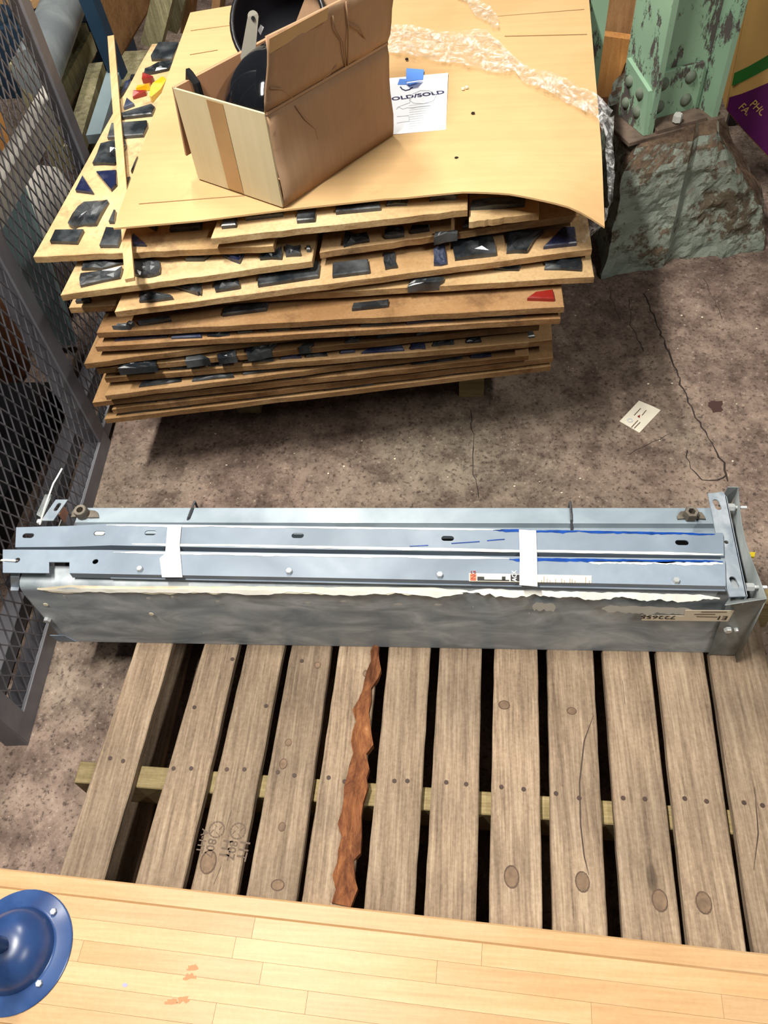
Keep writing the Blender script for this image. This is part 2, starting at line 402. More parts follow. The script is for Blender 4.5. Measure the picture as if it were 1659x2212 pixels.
crack([(1392, 635), (1425, 715), (1450, 770), (1470, 830), (1492, 880), (1530, 945), (1562, 1000), (1572, 1040)], .0032, 1)
crack([(1482, 975), (1490, 1010), (1515, 1035), (1548, 1040), (1570, 1025)], .0028, 2)
crack([(1018, 885), (1022, 960), (1020, 1010), (1034, 1075)], .0016, 3)
crack([(1360, 645), (1362, 700), (1390, 760)], .0014, 4)
crack([(1315, 620), (1325, 660), (1340, 690)], .0012, 5)
crack([(1350, 985), (1400, 962), (1450, 935)], .0012, 6)
crack([(1520, 600), (1545, 650), (1560, 690)], .0012, 7)
bm = BM(); prism(bm, jagpoly([P(1530, 870, 0), P(1560, 866, 0), P(1562, 886, 0), P(1540, 892, 0)], 3, .006, 3), 0, .0008); fin('stain', bm, MT['redink'] if False else plain('oil_stain', srgb(62, 40, 36), .6), floor)
# ------------------------------------------------------------ pallet
PZ = .14
pal = thing('pallet', (0, .48, 0), 'weathered grey-brown wooden pallet under the long grey steel housing', 'pallet')
def botm(x, y): return P(x, y, PZ)
# board edges: (left x at y=1400, left x at y=1900), (right x ...)
BE = [((293, 1395), (128, 1885), (372, 1395), (226, 1893)),
      ((440, 1395), (292, 1903), (515, 1395), (396, 1912)),
      ((533, 1395), (413, 1915), (614, 1395), (512, 1925)),
      ((630, 1395), (533, 1925), (716, 1395), (641, 1940)),
      ((733, 1397), (652, 1942), (818, 1397), (758, 1950)),
      ((840, 1397), (787, 1953), (930, 1397), (895, 1968)),
      ((950, 1397), (916, 1970), (1041, 1397), (1029, 1985)),
      ((1068, 1400), (1056, 1988), (1161, 1400), (1172, 2000)),
      ((1182, 1402), (1194, 2003), (1281, 1405), (1313, 2014)),
      ((1302, 1407), (1346, 2018), (1402, 1407), (1473, 2032)),
      ((1418, 1410), (1486, 2034), (1520, 1410), (1612, 2048)),
      ((1532, 1410), (1628, 2052), (1640, 1340), (1790, 2060))]
def ext(a, b, y):
    t = (y-a.y)/(b.y-a.y); return a.lerp(b, t)
for i, (la, lb, ra, rb) in enumerate(BE):
    la, lb, ra, rb = (botm(*q) for q in (la, lb, ra, rb))
    yn, yf = -.045+.012*math.sin(i*2.1), (.995 if i > 0 else .98)+.01*math.sin(i*1.7)
    c = [ext(la, lb, yn), ext(ra, rb, yn), ext(ra, rb, yf), ext(la, lb, yf)]
    bm = BM(); prism(bm, jagpoly(c, [2, 30, 2, 30], .0007, i), PZ-.019, PZ, .0022)
    fin('deck_board', bm, 'pallet', pal)
    if i == 4:
        nn = 24; bm = BM(); rr = random.Random(4); L, Rr = [], []
        for k in range(nn+1):
            y = .262+.52*k/nn; e = ext(ra, rb, y); t = k/nn
            wdt = .030*min(1, (1-t)*2.4+.15)*rr.uniform(.75, 1.1)
            L.append((e.x-wdt-.004+rr.uniform(-.004, .004), e.y)); Rr.append((e.x+rr.uniform(-.006, .011), e.y+rr.uniform(-.006, .006)))
        pts = Rr+L[::-1]
        prism(bm, pts, PZ-.012, [PZ+.002+rr.uniform(0, .006) for _ in pts]); fin('bark_edge', bm, 'bark', pal, label='reddish bark left along one deck board')
# stringers and bottom boards
sa, sb = P(170, 1655, PZ-.02), P(1450, 1752, PZ-.02)
def stringer(y0, dy):
    bm = BM(); k = (sb.y-sa.y)/(sb.x-sa.x)
    x0, x1 = sa.x+.0, .66; yy = lambda x: y0+k*(x-sa.x)
    prism(bm, [(x0, yy(x0)-dy/2), (x1, yy(x1)-dy/2), (x1, yy(x1)+dy/2), (x0, yy(x0)+dy/2)], .0185, PZ-.0195, .002)
    fin('stringer', bm, 'stringer', pal)
mid = P(190, 1668, PZ-.02).y
stringer(mid, .042); stringer(mid-.49, .04); stringer(mid+.475, .04)
for (a, b, c, d) in [((400, 1395), (345, 1395), (228, 1893), (305, 1893)), ((700, 1400), (800, 1400), (740, 1950), (630, 1950)), ((1190, 1400), (1285, 1400), (1300, 2010), (1205, 2010))]:
    q = [P(*k, .018) for k in (a, b, c, d)]
    xs = sorted([k.x for k in q]); x0 = (xs[0]+xs[1])/2; x1 = (xs[2]+xs[3])/2
    bm = BM(); prism(bm, jagpoly([(x0, -.03), (x1, -.03), (x1, .97), (x0, .97)], 8, .001, int(a[0])), 0, .018); fin('bottom_board', bm, 'pallet', pal)
NP = [(238, 1638), (266, 1644), (375, 1660), (413, 1660), (490, 1662), (528, 1662), (600, 1668), (636, 1675), (710, 1680), (744, 1688), (852, 1687), (880, 1687), (964, 1690), (1007, 1694), (1083, 1700), (1131, 1705), (1201, 1714), (1251, 1724), (1346, 1724), (1393, 1726), (1479, 1725), (1526, 1731), (1607, 1734), (1647, 1740), (420, 1528), (652, 1428), (575, 1525), (502, 1424)]
for x, y in NP:
    c = P(x, y, PZ); bm = BM(); lathe(bm, [(0, .0012), (.0042, .0012), (.0046, -.004), (0, -.004)], 8, Matrix.Translation(c)); fin('nail', bm, 'rust', pal)
# knots
for x, y, rx, ry in [(450, 1862, .016, .022), (612, 1650, .008, .011), (1105, 1894, .014, .02), (1258, 1905, .013, .018), (1425, 1945, .014, .019), (1520, 1950, .014, .019), (1235, 1536, .010, .008), (600, 1912, .013, .010), (1089, 1523, .012, .01), (623, 1604, .007, .008), (609, 1786, .007, .009), (686, 1437, .007, .008), (790, 1455, .006, .008)]:
    c = P(x, y, PZ)
    bm = BM(); prism(bm, [(c.x+rx*.8*math.cos(k*.524), c.y+ry*.8*math.sin(k*.524)) for k in range(12)], PZ-.003, PZ+.0006); ko = fin('knot', bm, plain('knot_wood', srgb(112, 90, 70), .8, 0, .3, 90), pal)
    bm = BM()
    for k in range(14):
        a0, a1 = k*math.pi/7, (k+1)*math.pi/7
        q = [bm.verts.new((c.x+rx*s*math.cos(a), c.y+ry*s*math.sin(a), PZ+.0008)) for s, a in ((.82, a0), (.95, a0), (.95, a1), (.82, a1))]
        bm.faces.new(q)
    fin('knot_ring', bm, plain('knot_edge', srgb(84, 64, 50), .8, 0, .3, 90), ko)
# long splits
for path in [[(1282, 1545), (1262, 1600), (1252, 1690), (1254, 1780), (1262, 1850), (1272, 1890)], [(1630, 1700), (1638, 1800), (1628, 1880)], [(500, 1750), (488, 1790)], [(478, 1870), (462, 1910)], [(1345, 1470), (1350, 1520)]]:
    pts = [P(x, y, PZ+.0006) for x, y in path]; bm = BM(); pv = None
    for i, q in enumerate(pts):
        ww = .0012 if 0 < i < len(pts)-1 else .0003
        cu = (bm.verts.new(q+Vector((-ww, 0, 0))), bm.verts.new(q+Vector((ww, 0, 0))))
        if pv: bm.faces.new((pv[0], pv[1], cu[1], cu[0]))
        pv = cu
    fin('split', bm, 'rust', pal)
# heat-treatment stamps on the third board
for cx, cy in [(468, 1812), (514, 1815)]:
    o = P(cx, cy-20, PZ); bm = BM()
    for k in range(16):
        a0 = k*math.pi/8; a1 = a0+math.pi/8*.8
        q = [bm.verts.new((o.x+s*math.cos(a), o.y+s*math.sin(a), PZ+.0008)) for s, a in ((.0125, a0), (.0150, a0), (.0150, a1), (.0125, a1))]; bm.faces.new(q)
        if k % 4 == 0:
            q = [bm.verts.new((o.x+s*math.cos(a), o.y+s*math.sin(a), PZ+.0008)) for s, a in ((.004, a0), (.0055, a0), (.0125, a0+.6), (.0105, a0+.6))]; bm.faces.new(q)
    fin('stamp_emblem', bm, 'stamp', pal)
for s, x, y, sz in [('HT', 484, 1812, .026), ('807', 452, 1810, .022), ('807', 498, 1814, .022), ('HT', 521, 1815, .026), ('A-HT', 438, 1790, .018)]:
    write(s, sz, P(x, y, PZ), (-.1, -1, 0), (1, -.1, 0), 'stamp', pal, 'stamp_lettering', .0008)
# ------------------------------------------------------------ stack of slab-glass panels
BASE_CAT = 'board'
K = .90                       # the whole stack stands on a trestle
def ZK(z): return H-(H-z)*K
TH = .016
tz0 = ZK(.12)-TH-.0005
skid = thing('trestle', (-.35, 1.75, 0), 'low timber trestle in the dark under the stack of glass-set panels', 'trestle')
for x, y in ((-.62, 1.60), (.02, 1.66), (-.62, 2.05), (.02, 2.05)):
    bm = BM(); box(bm, (x-.035, y-.035, 0), (x+.035, y+.035, tz0-.09), .003); fin('leg', bm, 'stringer', skid)
for y in (1.62, 2.05):
    bm = BM(); box(bm, (-.82, y-.04, tz0-.09), (.10, y+.04, tz0-.045), .003); fin('cross_beam', bm, 'stringer', skid)
for x in (-.62, -.3, .02):
    bm = BM(); box(bm, (x-.04, 1.52, tz0-.045), (x+.04, 2.12, tz0), .003); fin('bearer', bm, 'stringer', skid)
def glass_piece(pts, z, parent, mat='glass', h=.010, rough=False, seed=0):
    """pts: xy polygon; faceted chunk standing proud of the panel"""
    rr = random.Random(seed); bm = BM()
    pts = [Vector((p[0], p[1])) for p in pts]
    if rough:
        q = []
        for i, p in enumerate(pts):
            nx = pts[(i+1) % len(pts)]; q += [p, p.lerp(nx, .5)+Vector((rr.uniform(-.003, .003), rr.uniform(-.003, .003)))]
        pts = q
    f = prism(bm, pts, z-.012, [z+h*(rr.uniform(.45, 1.15) if rough else 1) for _ in pts], 0 if rough else .0022)
    if rough:
        r = bmesh.ops.poke(bm, faces=[f]); top = r['faces']
        es = list({e for t in top for e in t.edges if any(v in r['verts'] for v in e.verts)})
        r['verts'][0].co.z += h*rr.uniform(-.3, .5)
        sd = bmesh.ops.subdivide_edges(bm, edges=es, cuts=2, use_grid_fill=True)
        for g in sd['geom_inner']:
            if isinstance(g, bmesh.types.BMVert): g.co.z += h*rr.uniform(-.45, .45)
    return fin('glass_piece', bm, mat, parent)
def panel(name_label, Lp, Rp, z, depth, pieces=(), group='slab-glass panels in the stack', extra=0, dark=None, cut=None, rand=0, seed=0, xr=0.0, xl=0.0):
    z = ZK(z); depth *= K; xr *= K; xl *= K
    a, b = P(*Lp, z), P(*Rp, z)
    poly = [a, b, Vector((b.x+xr, b.y+depth, z)), Vector((a.x+xl, a.y+depth, z))]
    c = sum(poly, Vector())/4
    t = thing('glass_set_board', (c.x, c.y, z-TH), name_label, BASE_CAT, group)
    bm = BM(); prism(bm, jagpoly(poly, [18, 8, 2, 8], .0016, seed+5), z-TH, z, .0015); fin('resin_slab', bm, 'sand' if seed > 9 else 'shaded_sand', t)
    for i, pc in enumerate(pieces):
        m = pc[0]; pp = [P(x, y, z+.006) for x, y in pc[1]]
        glass_piece(pp, z, t, {'g': 'glass', 'b': 'glassblue', 'r': 'glassred', 'y': 'glassyellow'}[m[0]], .010, len(m) > 1, seed*50+i)
    rr = random.Random(seed+99)
    if rand:
        e = b-a; L = e.length; e.normalize(); s = .03+rr.uniform(0, .05)
        while s < L-.08:
            wd = rr.choice((.035, .05, .07, .10, .12)); dp = rr.uniform(.03, .06); y0 = rr.uniform(.006, .014)
            if s+wd > L-.02: break
            o = a+e*s; n2 = Vector((-.0, 1, 0)); k = rr.random()
            q = [o+n2*y0, o+e*wd+n2*(y0+rr.uniform(-.004, .004)), o+e*(wd*rr.uniform(.7, 1))+n2*(y0+dp), o+e*(wd*rr.uniform(0, .3))+n2*(y0+dp*rr.uniform(.7, 1))]
            if k < .25: q = [q[0], q[1], q[2]]
            glass_piece(q, z, t, 'glassblue' if rr.random() < .15 else 'glass', .007, rr.random() < .5, seed*77+int(s*100)); s += wd+rr.uniform(.010, .035)
    return t
panel('lowest glass-set panel, thin orange-brown edge closest to the floor', (225, 905), (1190, 790), .12, .95, rand=1, seed=1)
panel('second glass-set panel up from the bottom of the stack', (241, 884), (1195, 772), .15, .95, rand=1, seed=2)
panel('third panel from the bottom, its left corner sticking out', (199, 869), (1142, 767), .182, .95, rand=1, seed=3)
panel('fourth panel from the bottom, its right end sticking out past its neighbours', (226, 854), (1193, 733), .217, .95, rand=1, seed=4)
panel('fifth panel from the bottom, edge smeared pinkish brown', (225, 816), (1142, 739), .252, .95, rand=1, seed=5)
panel('sixth panel from the bottom, black glass block at its right corner', (208, 797), (1165, 702), .287, .95,
      [('g', [(1081, 693), (1078, 672), (1142, 668), (1144, 687)]), ('gr', [(1022, 698), (1030, 684), (1073, 681), (1073, 692)]), ('gr', [(255, 798), (258, 786), (338, 775), (338, 790)]), ('g', [(400, 782), (402, 770), (430, 764), (452, 775)]), ('gr', [(470, 775), (473, 762), (510, 758), (510, 770)]), ('gr', [(533, 768), (533, 748), (600, 742), (585, 758)]), ('g', [(645, 752), (660, 742), (678, 742), (668, 750)]), ('gr', [(745, 738), (750, 728), (778, 727), (776, 735)]), ('g', [(815, 728), (805, 712), (860, 705), (870, 718)]), ('g', [(900, 722), (905, 708), (960, 700), (965, 710)])], seed=6)
panel('panel with a red-brown broken corner sticking out left, halfway up the stack', (181, 785), (1077, 666), .322, .9,
      [('g', [(1010, 656), (1010, 636), (1055, 633), (1056, 650)]), ('g', [(886, 674), (889, 660), (974, 648), (977, 663)]), ('g', [(725, 697), (728, 680), (810, 668), (812, 682)]), ('gr', [(637, 705), (640, 692), (700, 685), (703, 698)]), ('g', [(450, 738), (460, 722), (520, 715), (500, 732)])], seed=7)
panel('panel with a bare right end that juts out below the red glass', (205, 748), (1211, 687), .357, .85, rand=1, seed=8)
panel('panel with a red glass piece at its jutting right end', (208, 718), (1219, 662), .392, .85,
      [('r', [(1139, 645), (1157, 632), (1194, 627), (1198, 647)]), ('gr', [(300, 700), (302, 690), (365, 680), (370, 690)]), ('g', [(480, 680), (484, 666), (580, 655), (575, 668)]), ('g', [(760, 668), (764, 656), (840, 648), (838, 660)]), ('gr', [(243, 708), (262, 700), (290, 698), (280, 708)])], seed=9)
panel('panel with a frosty grey glass chunk at its right front corner', (148, 664), (1284, 597), .427, .8,
      [('gr', [(1176, 579), (1177, 567), (1191, 558), (1254, 555), (1257, 582)]), ('gr', [(1067, 579), (1126, 573), (1121, 581)]), ('g', [(163, 652), (166, 645), (196, 642), (194, 650)]), ('gr', [(880, 618), (890, 606), (960, 600), (950, 612)])], seed=10)
panel('wide panel with a long rounded black bar of glass at its front edge', (247, 673), (1279, 537), .463, .8,
      [('gr', [(300, 650), (301, 628), (359, 634), (374, 643)]), ('gr', [(372, 619), (434, 607), (434, 635), (428, 635)]), ('gr', [(465, 628), (465, 599), (512, 594), (518, 620)]),
       ('g', [(557, 617), (557, 593), (581, 581), (686, 563), (691, 572), (688, 597)]), ('g', [(718, 597), (719, 569), (795, 561), (799, 587)]), ('gr', [(832, 579), (829, 545), (854, 545), (858, 575)]),
       ('br', [(937, 570), (936, 540), (960, 525), (966, 567)]), ('gr', [(983, 559), (980, 519), (1064, 507), (1072, 549)]), ('gr', [(1094, 544), (1091, 501), (1174, 499), (1139, 543)]), ('b', [(1174, 534), (1216, 492), (1242, 492), (1246, 526)])], seed=11)
panel('short panel on the left under the topmost left panel, three glass chunks showing', (130, 637), (674, 563), .507, .9,
      [('gr', [(175, 580), (181, 566), (262, 558), (265, 567), (223, 580)]), ('gr', [(173, 617), (175, 592), (264, 577), (259, 598)]), ('gr', [(286, 592), (286, 561), (319, 555), (344, 564), (345, 589), (319, 596)]),
       ('br', [(478, 548), (527, 548), (517, 566)]), ('gr', [(561, 558), (569, 545), (608, 533), (608, 557)]), ('gr', [(617, 551), (618, 531), (650, 530), (650, 549)]), ('g', [(662, 540), (662, 532), (671, 532), (671, 540)]), ('g', [(400, 560), (420, 545), (460, 545), (440, 560)])], seed=12)
panel('short panel on the right below the curled cardboard corner', (690, 545), (1252, 464), .507, .7,
      [('gr', [(742, 530), (747, 502), (792, 505), (798, 518)]), ('gr', [(831, 512), (837, 490), (870, 490), (873, 507)]), ('g', [(886, 501), (889, 488), (928, 487), (928, 495)]), ('gr', [(937, 514), (940, 503), (985, 496), (988, 504)]), ('g', [(1000, 490), (1004, 478), (1060, 470), (1065, 480)])], seed=13)
panel('topmost left panel with a column of black glass pieces beside the lath', (71, 554), (590, 530), .545, 1.16,
      [('g', [(326, 121), (342, 93), (387, 93), (383, 105), (372, 128), (327, 128)]), ('gr', [(307, 160), (313, 148), (341, 139), (386, 130), (386, 139), (362, 149)]),
       ('b', [(267, 234), (274, 212), (290, 225)]), ('g', [(256, 255), (258, 247), (328, 226), (335, 232), (328, 247)]), ('g', [(232, 298), (241, 268), (318, 262), (319, 273), (310, 292)]),
       ('gr', [(200, 353), (217, 309), (271, 304), (273, 313), (256, 344), (247, 353)]), ('b', [(163, 411), (179, 380), (202, 416)]), ('b', [(208, 372), (252, 369), (252, 398), (240, 410)]),
       ('gr', [(148, 485), (169, 446), (193, 434), (232, 432), (232, 440), (208, 484), (181, 484), (160, 491)]), ('g', [(235, 479), (246, 454), (250, 455), (247, 479)]),
       ('g', [(108, 522), (119, 498), (181, 497), (167, 524)]), ('g', [(215, 531), (229, 492), (265, 495), (262, 513), (255, 531)]), ('b', [(280, 527), (288, 504), (315, 528)]),
       ('g', [(366, 497), (369, 483), (437, 477), (434, 492)]), ('g', [(319, 486), (340, 486), (335, 495)]), ('g', [(283, 371), (290, 352), (298, 339), (290, 365)]), ('g', [(267, 416), (273, 386), (282, 383), (270, 420)])], seed=14, xr=-.02)
panel('topmost middle panel under the front corner of the carton', (455, 514), (1010, 452), .583, .6,
      [('g', [(478, 490), (484, 460), (513, 456), (510, 487)]), ('g', [(530, 472), (533, 454), (611, 451), (611, 463)]), ('g', [(641, 478), (643, 444), (683, 442), (680, 475)]), ('g', [(725, 459), (725, 436), (819, 429), (822, 450)]), ('gr', [(835, 441), (840, 432), (882, 427), (879, 439)]), ('gr', [(927, 430), (930, 424), (986, 418), (986, 427)])], seed=15)
panel('narrow panel right of the middle one with one long black glass bar', (1013, 478), (1165, 460), .560, .55,
      [('gr', [(1016, 449), (1019, 434), (1136, 425), (1133, 442)])], seed=16)
# loose coloured shards on the top-left panel
for i, (m, lab, px) in enumerate([
        ('glassred', 'dark red glass shard beside the long black shard', [(307, 173), (310, 163), (330, 163), (332, 170), (328, 176)]),
        ('glassyellow', 'small amber glass shard between two red shards', [(294, 193), (297, 185), (325, 179), (324, 188)]),
        ('glassyellow', 'large crumpled amber glass shard next to the carton', [(331, 184), (350, 163), (360, 172), (347, 193), (328, 215), (324, 211), (327, 196)]),
        ('glassred', 'thin bright red glass shard below the small amber one', [(286, 208), (289, 200), (316, 194), (315, 200)]),
        ('glassred', 'tiny dark red glass chip at the edge of the cardboard sheet', [(365, 170), (367, 165), (377, 163), (374, 169)])]):
    z = ZK(.546); bm = BM(); pts = [P(x, y, z+.008) for x, y in px]; rr = random.Random(i+40)
    f = prism(bm, pts, z, [z+rr.uniform(.006, .018) for _ in pts]); bmesh.ops.poke(bm, faces=[f])
    fin('glass_shard', bm, m, label=lab, cat='glass shard', group='loose coloured glass shards')
# small extra panel corner peeking out at the back left
panel('pale panel corner peeking out behind the topmost left panel, blue glass on it', (246, 232), (300, 222), .507, .42, [('b', [(262, 205), (270, 178), (284, 172), (276, 190)]), ('g', [(281, 170), (283, 163), (292, 162), (290, 169)])], seed=17, xl=.03)
# cardboard sheet
SZ = ZK(.612)
def sheet_z(u, v):   # u 0..1 left->right, v 0..1 front->back
    z = SZ+.011*math.sin(math.pi*min(1, max(0, (u-.46)/.5)))*(1-v)**9
    z -= .03*max(0, (u-.86)/.14)**2*max(0, 1-v*5)
    return z+.0015*math.sin(9*v)*math.sin(3*u)
fr = [P(x, y, SZ+.005) for x, y in [(243, 488), (430, 471), (620, 447), (830, 424), (1000, 416), (1100, 424), (1200, 440), (1312, 455)]]
bk = [P(x, y, SZ) for x, y in [(411, 27), (500, 12), (620, -8), (780, -20), (950, -34), (1080, -45), (1180, -50), (1268, -55)]]
sheet = thing('cardboard_sheet', (-.25, 2.1, SZ-.004), 'large tan cardboard sheet covering the top of the panel stack', 'cardboard sheet')
def gridsheet(nu, nv, front, back, zf, th):
    bm = BM(); g = []
    for i in range(nu+1):
        u = i/nu*(len(front)-1); k = min(int(u), len(front)-2); t = u-k
        a = front[k].lerp(front[k+1], t); b = back[k].lerp(back[k+1], t)
        g.append([[bm.verts.new((a.x+(b.x-a.x)*j/nv, a.y+(b.y-a.y)*j/nv, zf(i/nu, j/nv)+d)) for j in range(nv+1)] for d in (0, -th)])
    for i in range(nu):
        for j in range(nv):
            bm.faces.new((g[i][0][j], g[i+1][0][j], g[i+1][0][j+1], g[i][0][j+1])); bm.faces.new((g[i][1][j], g[i][1][j+1], g[i+1][1][j+1], g[i+1][1][j]))
    for i in range(nu):
        for j in (0, nv): bm.faces.new((g[i][0][j], g[i+1][0][j], g[i+1][1][j], g[i][1][j]))
    for j in range(nv):
        for i in (0, nu): bm.faces.new((g[i][0][j], g[i][0][j+1], g[i][1][j+1], g[i][1][j]))
    return bm
fin('sheet_face', gridsheet(28, 16, fr, bk, sheet_z, .004), 'sheet', sheet, smooth='auto')
for y0 in [((412, 66), (520, 52)), ((1075, 35), (1262, 20)), ((1090, 78), (1268, 74)), ((300, 440), (560, 420)), ((410, 118), (470, 108))]:
    a, b = P(*y0[0], SZ+.0012), P(*y0[1], SZ+.0012); bm = BM(); bar(bm, a, b, .0016, .001); fin('crease', bm, plain('crease_tone', srgb(150, 116, 80), .9), sheet)
# ------------------------------------------------------------ carton with helmets
CZ = SZ+.0045
cf, cl, cr = P(612, 447, CZ), P(430, 385, CZ), P(848, 291, CZ)
CZ0 = CZ; cb = cl+cr-cf; ch = .212*K
car = thing('carton', tuple((cf+cb)/2), 'open brown carton holding black helmets on the cardboard sheet', 'carton')
up = Vector((0, 0, ch)); e1 = (cl-cf).normalized(); e2 = (cr-cf).normalized()
def wall(nm, pts, mat, th=.0045, sub=0, seed=0, parent=car, label=None):
    n = (Vector(pts[1])-Vector(pts[0])).cross(Vector(pts[2])-Vector(pts[1]))
    bm = BM(); slab(bm, pts, n, th); return fin(nm, bm, mat, parent, label=label)
wall('side_panel', [cf, cl, cl+up, cf+up], 'lit_kraft', label='kraft side tinted pale for the light on it, with a brown tape stripe')
def crumple(nm, a, b, c, d, nu, nv, amp, mat, seed, th=.0045, parent=car, label=None):
    bm = BM(); g = []; n = (b-a).cross(d-a).normalized()
    for i in range(nu+1):
        row = []
        for j in range(nv+1):
            u, v = i/nu, j/nv; p = a.lerp(b, u).lerp(d.lerp(c, u), v)
            k = noise.noise(p*14+Vector((seed, 0, 0)))*amp + abs(noise.noise(p*7+Vector((0, seed, 0))))*amp*1.3
            if 0 < j < nv or amp < .002: p = p+n*k
            row.append(bm.verts.new(p))
        g.append(row)
    for i in range(nu):
        for j in range(nv): bm.faces.new((g[i][j], g[i+1][j], g[i+1][j+1], g[i][j+1]))
    return fin(nm, bm, mat, parent, smooth='auto', solid=th, label=label)
crumple('side_panel', cf+e2*.002, cr, cr+up, cf+up+e2*.002, 14, 8, .008, 'carton', 3)
wall('side_panel', [cl, cb, cb+up, cl+up], 'carton_in')
wall('side_panel', [cr, cb, cb+up, cr+up], 'carton_in')
wall('bottom_panel', [v+Vector((0, 0, .003)) for v in (cf, cr, cb, cl)], 'carton_in')
tl = Vector(C0)+(Vector((-.376, 1.577, .989))-Vector(C0))*K; out = -e1*.035
tr_ = cr+up+out+Vector((0, 0, .13))
crumple('flap', cf+up, cr+up, tr_, tl, 14, 6, .011, 'carton', 9, label='creased flap standing up on the long side')
fl2 = [cr+up, cr+up+e1*.02+e2*.05+Vector((0, 0, .15)), cr+up+e1*.16+e2*.06+Vector((0, 0, .17)), cb+up]
wall('flap', fl2, 'carton')
wall('flap', [cl+up+e1*.003, cb+up+e1*.003, cb+up+e1*.025-Vector((0, 0, .14)), cl+up+e1*.022-Vector((0, 0, .145))], 'carton')
# tape stripe on the lit side and along the flap edge
def onside(u0, u1, z0, z1, d=.0035): return [cf.lerp(cl, u)+Vector((0, 0, z))-e2*d for u, z in ((u0, z0), (u1, z0), (u1, z1), (u0, z1))]
wall('packing_tape', onside(.44, .62, .003, .209*K), 'packtape', .0006)
fl = (tl-(cf+up)); fu = (cr-cf)
wall('packing_tape', [cf+up+fl*s+fu*u-e1*.0075 for u, s in ((0, .80), (.42, .84), (.42, .99), (0, .985))], 'packtape', .0006)
def onplane(px, p0, n):
    d = Vector(ray(*px)); o = Vector(C0); return o+d*((Vector(p0)-o).dot(n)/d.dot(n))
nf_ = (cr-cf).cross(tl-(cf+up)).normalized(); nw_ = (cr-cf).cross(Vector((0, 0, 1))).normalized()
if nf_.dot(Vector(C0)-cf) < 0: nf_ = -nf_
if nw_.dot(Vector(C0)-cf) < 0: nw_ = -nw_
for pl_, pth in ((1, [(716, 32), (722, 60), (738, 88), (746, 165)]), (1, [(745, 2), (750, 60), (748, 172)]), (1, [(580, 188), (605, 190), (632, 212)]), (1, [(682, 192), (700, 165), (725, 140)]), (1, [(790, 90), (775, 60), (750, 48)]),
                 (0, [(636, 228), (655, 255), (680, 278), (684, 300)]), (0, [(600, 385), (625, 402), (660, 414)]), (0, [(690, 300), (692, 330), (688, 360)])):
    bm = BM(); n_ = nf_ if pl_ else nw_; tubep(bm, [onplane(q_, cf+up, n_)+n_*(.0030 if pl_ else .0022) for q_ in pth], .0015, 5); fin('crease_ridge', bm, 'carton', car, smooth=True)
bm = BM(); bar(bm, cf+up+e1*.0-e1*.001, cr+up-e1*.001, .008, .005); fin('fold_ridge', bm, 'carton', car)
# strap hooked over the far wall
bm = BM(); q0 = cl.lerp(cb, .13)+up
tubep(bm, [q0+e1*.012-Vector((0, 0, .02)), q0+Vector((0, 0, .012)), q0-e1*.012-Vector((0, 0, .005)), q0-e1*.016-Vector((0, 0, .06)), q0-e1*.02-Vector((0, 0, .12))], .009, 6)
fin('webbing_strap', bm, 'black', label='black webbing strap hooked over the far wall of the carton', cat='strap')
def helmet(name, mtx, r, label, inner='helmetin', sx=1.03, trim=True):
    t = thing(name, tuple(mtx.translation), label, 'helmet', 'black helmets in the carton')
    sc = mtx@Matrix.Diagonal((sx, 1, 1, 1)); pr = []
    for k in range(0, 13):
        a = math.pi/2*(1-k/12); pr.append((r*math.cos(a), r*.95*math.sin(a)))
    pr.append((r*1.0, -.035)); bm = BM(); lathe(bm, pr, 40, sc); fin('shell', bm, 'helmet', t, smooth=True)
    bm = BM(); pi = [(x*.955, z*.955-.001) for x, z in pr]; lathe(bm, pi, 40, sc); fin('liner', bm, inner, t, smooth=True)
    bm = BM(); n = 40
    tubep(bm, [sc@Vector((r*.985*math.cos(k*2*math.pi/n), r*.985*math.sin(k*2*math.pi/n), -.036)) for k in range(n+1)], .006, 6, False); fin('rim_trim', bm, 'black', t, smooth=True)
    return t
# front helmet: dome towards the viewer, leaning inside the carton
hc = cf+(e1*.130+e2*.19+Vector((0, 0, .142)))*K
m1 = Matrix.Identity(4); ey3 = Vector((0, 0, 1)).cross(e2)
for i_ in range(3): m1[i_][0] = e2[i_]; m1[i_][1] = ey3[i_]; m1[i_][2] = (0, 0, 1)[i_]; m1[i_][3] = hc[i_]
helmet('helmet', m1, .1225*K, 'glossy black helmet, dome up, behind the carton flap', sx=1.32)
hc2 = PY(612, 58, 2.012*K)
ax = Vector((.10, .80, -.55))
m2 = Matrix.Translation(hc2)@ax.to_track_quat('Z', 'Y').to_matrix().to_4x4()
h2 = helmet('helmet', m2, .1085*K, 'upturned black helmet showing its dark liner and grey strap tab', sx=1.05)
# strap tab and tag on second helmet
yy = 1.908*K
ta, tb = PY(547, 36, yy), PY(534, 132, yy)
bm = BM(); dd = (tb-ta); sdv = Vector((1, 0, 0)); nn = Vector((0, -1, .3))
pts = []
for k in range(9): a = math.pi*k/8; pts.append(ta+Vector((1, 0, 0))*.011*math.cos(a)+Vector((0, .2, 1)).normalized()*.011*math.sin(a))
pts += [tb-sdv*.016, tb+sdv*.016]
slab(bm, pts, nn, .004); fin('strap_tab', bm, 'strap', h2, label='pale grey plastic strap tab')
bm = BM(); m = Vector(nn).to_track_quat('Z', 'Y').to_matrix().to_4x4(); m.translation = ta+Vector((0, -.0028, -.002)); lathe(bm, [(0, 0), (.0042, 0), (.0042, .0006), (0, .0006)], 12, m); fin('strap_hole', bm, 'black', h2)
bm = BM(); slab(bm, [PY(x, y, yy+.01) for x, y in ((557, 66), (563, 53), (570, 59), (563, 76))], nn, .001); fin('care_tag', bm, 'paper', h2)
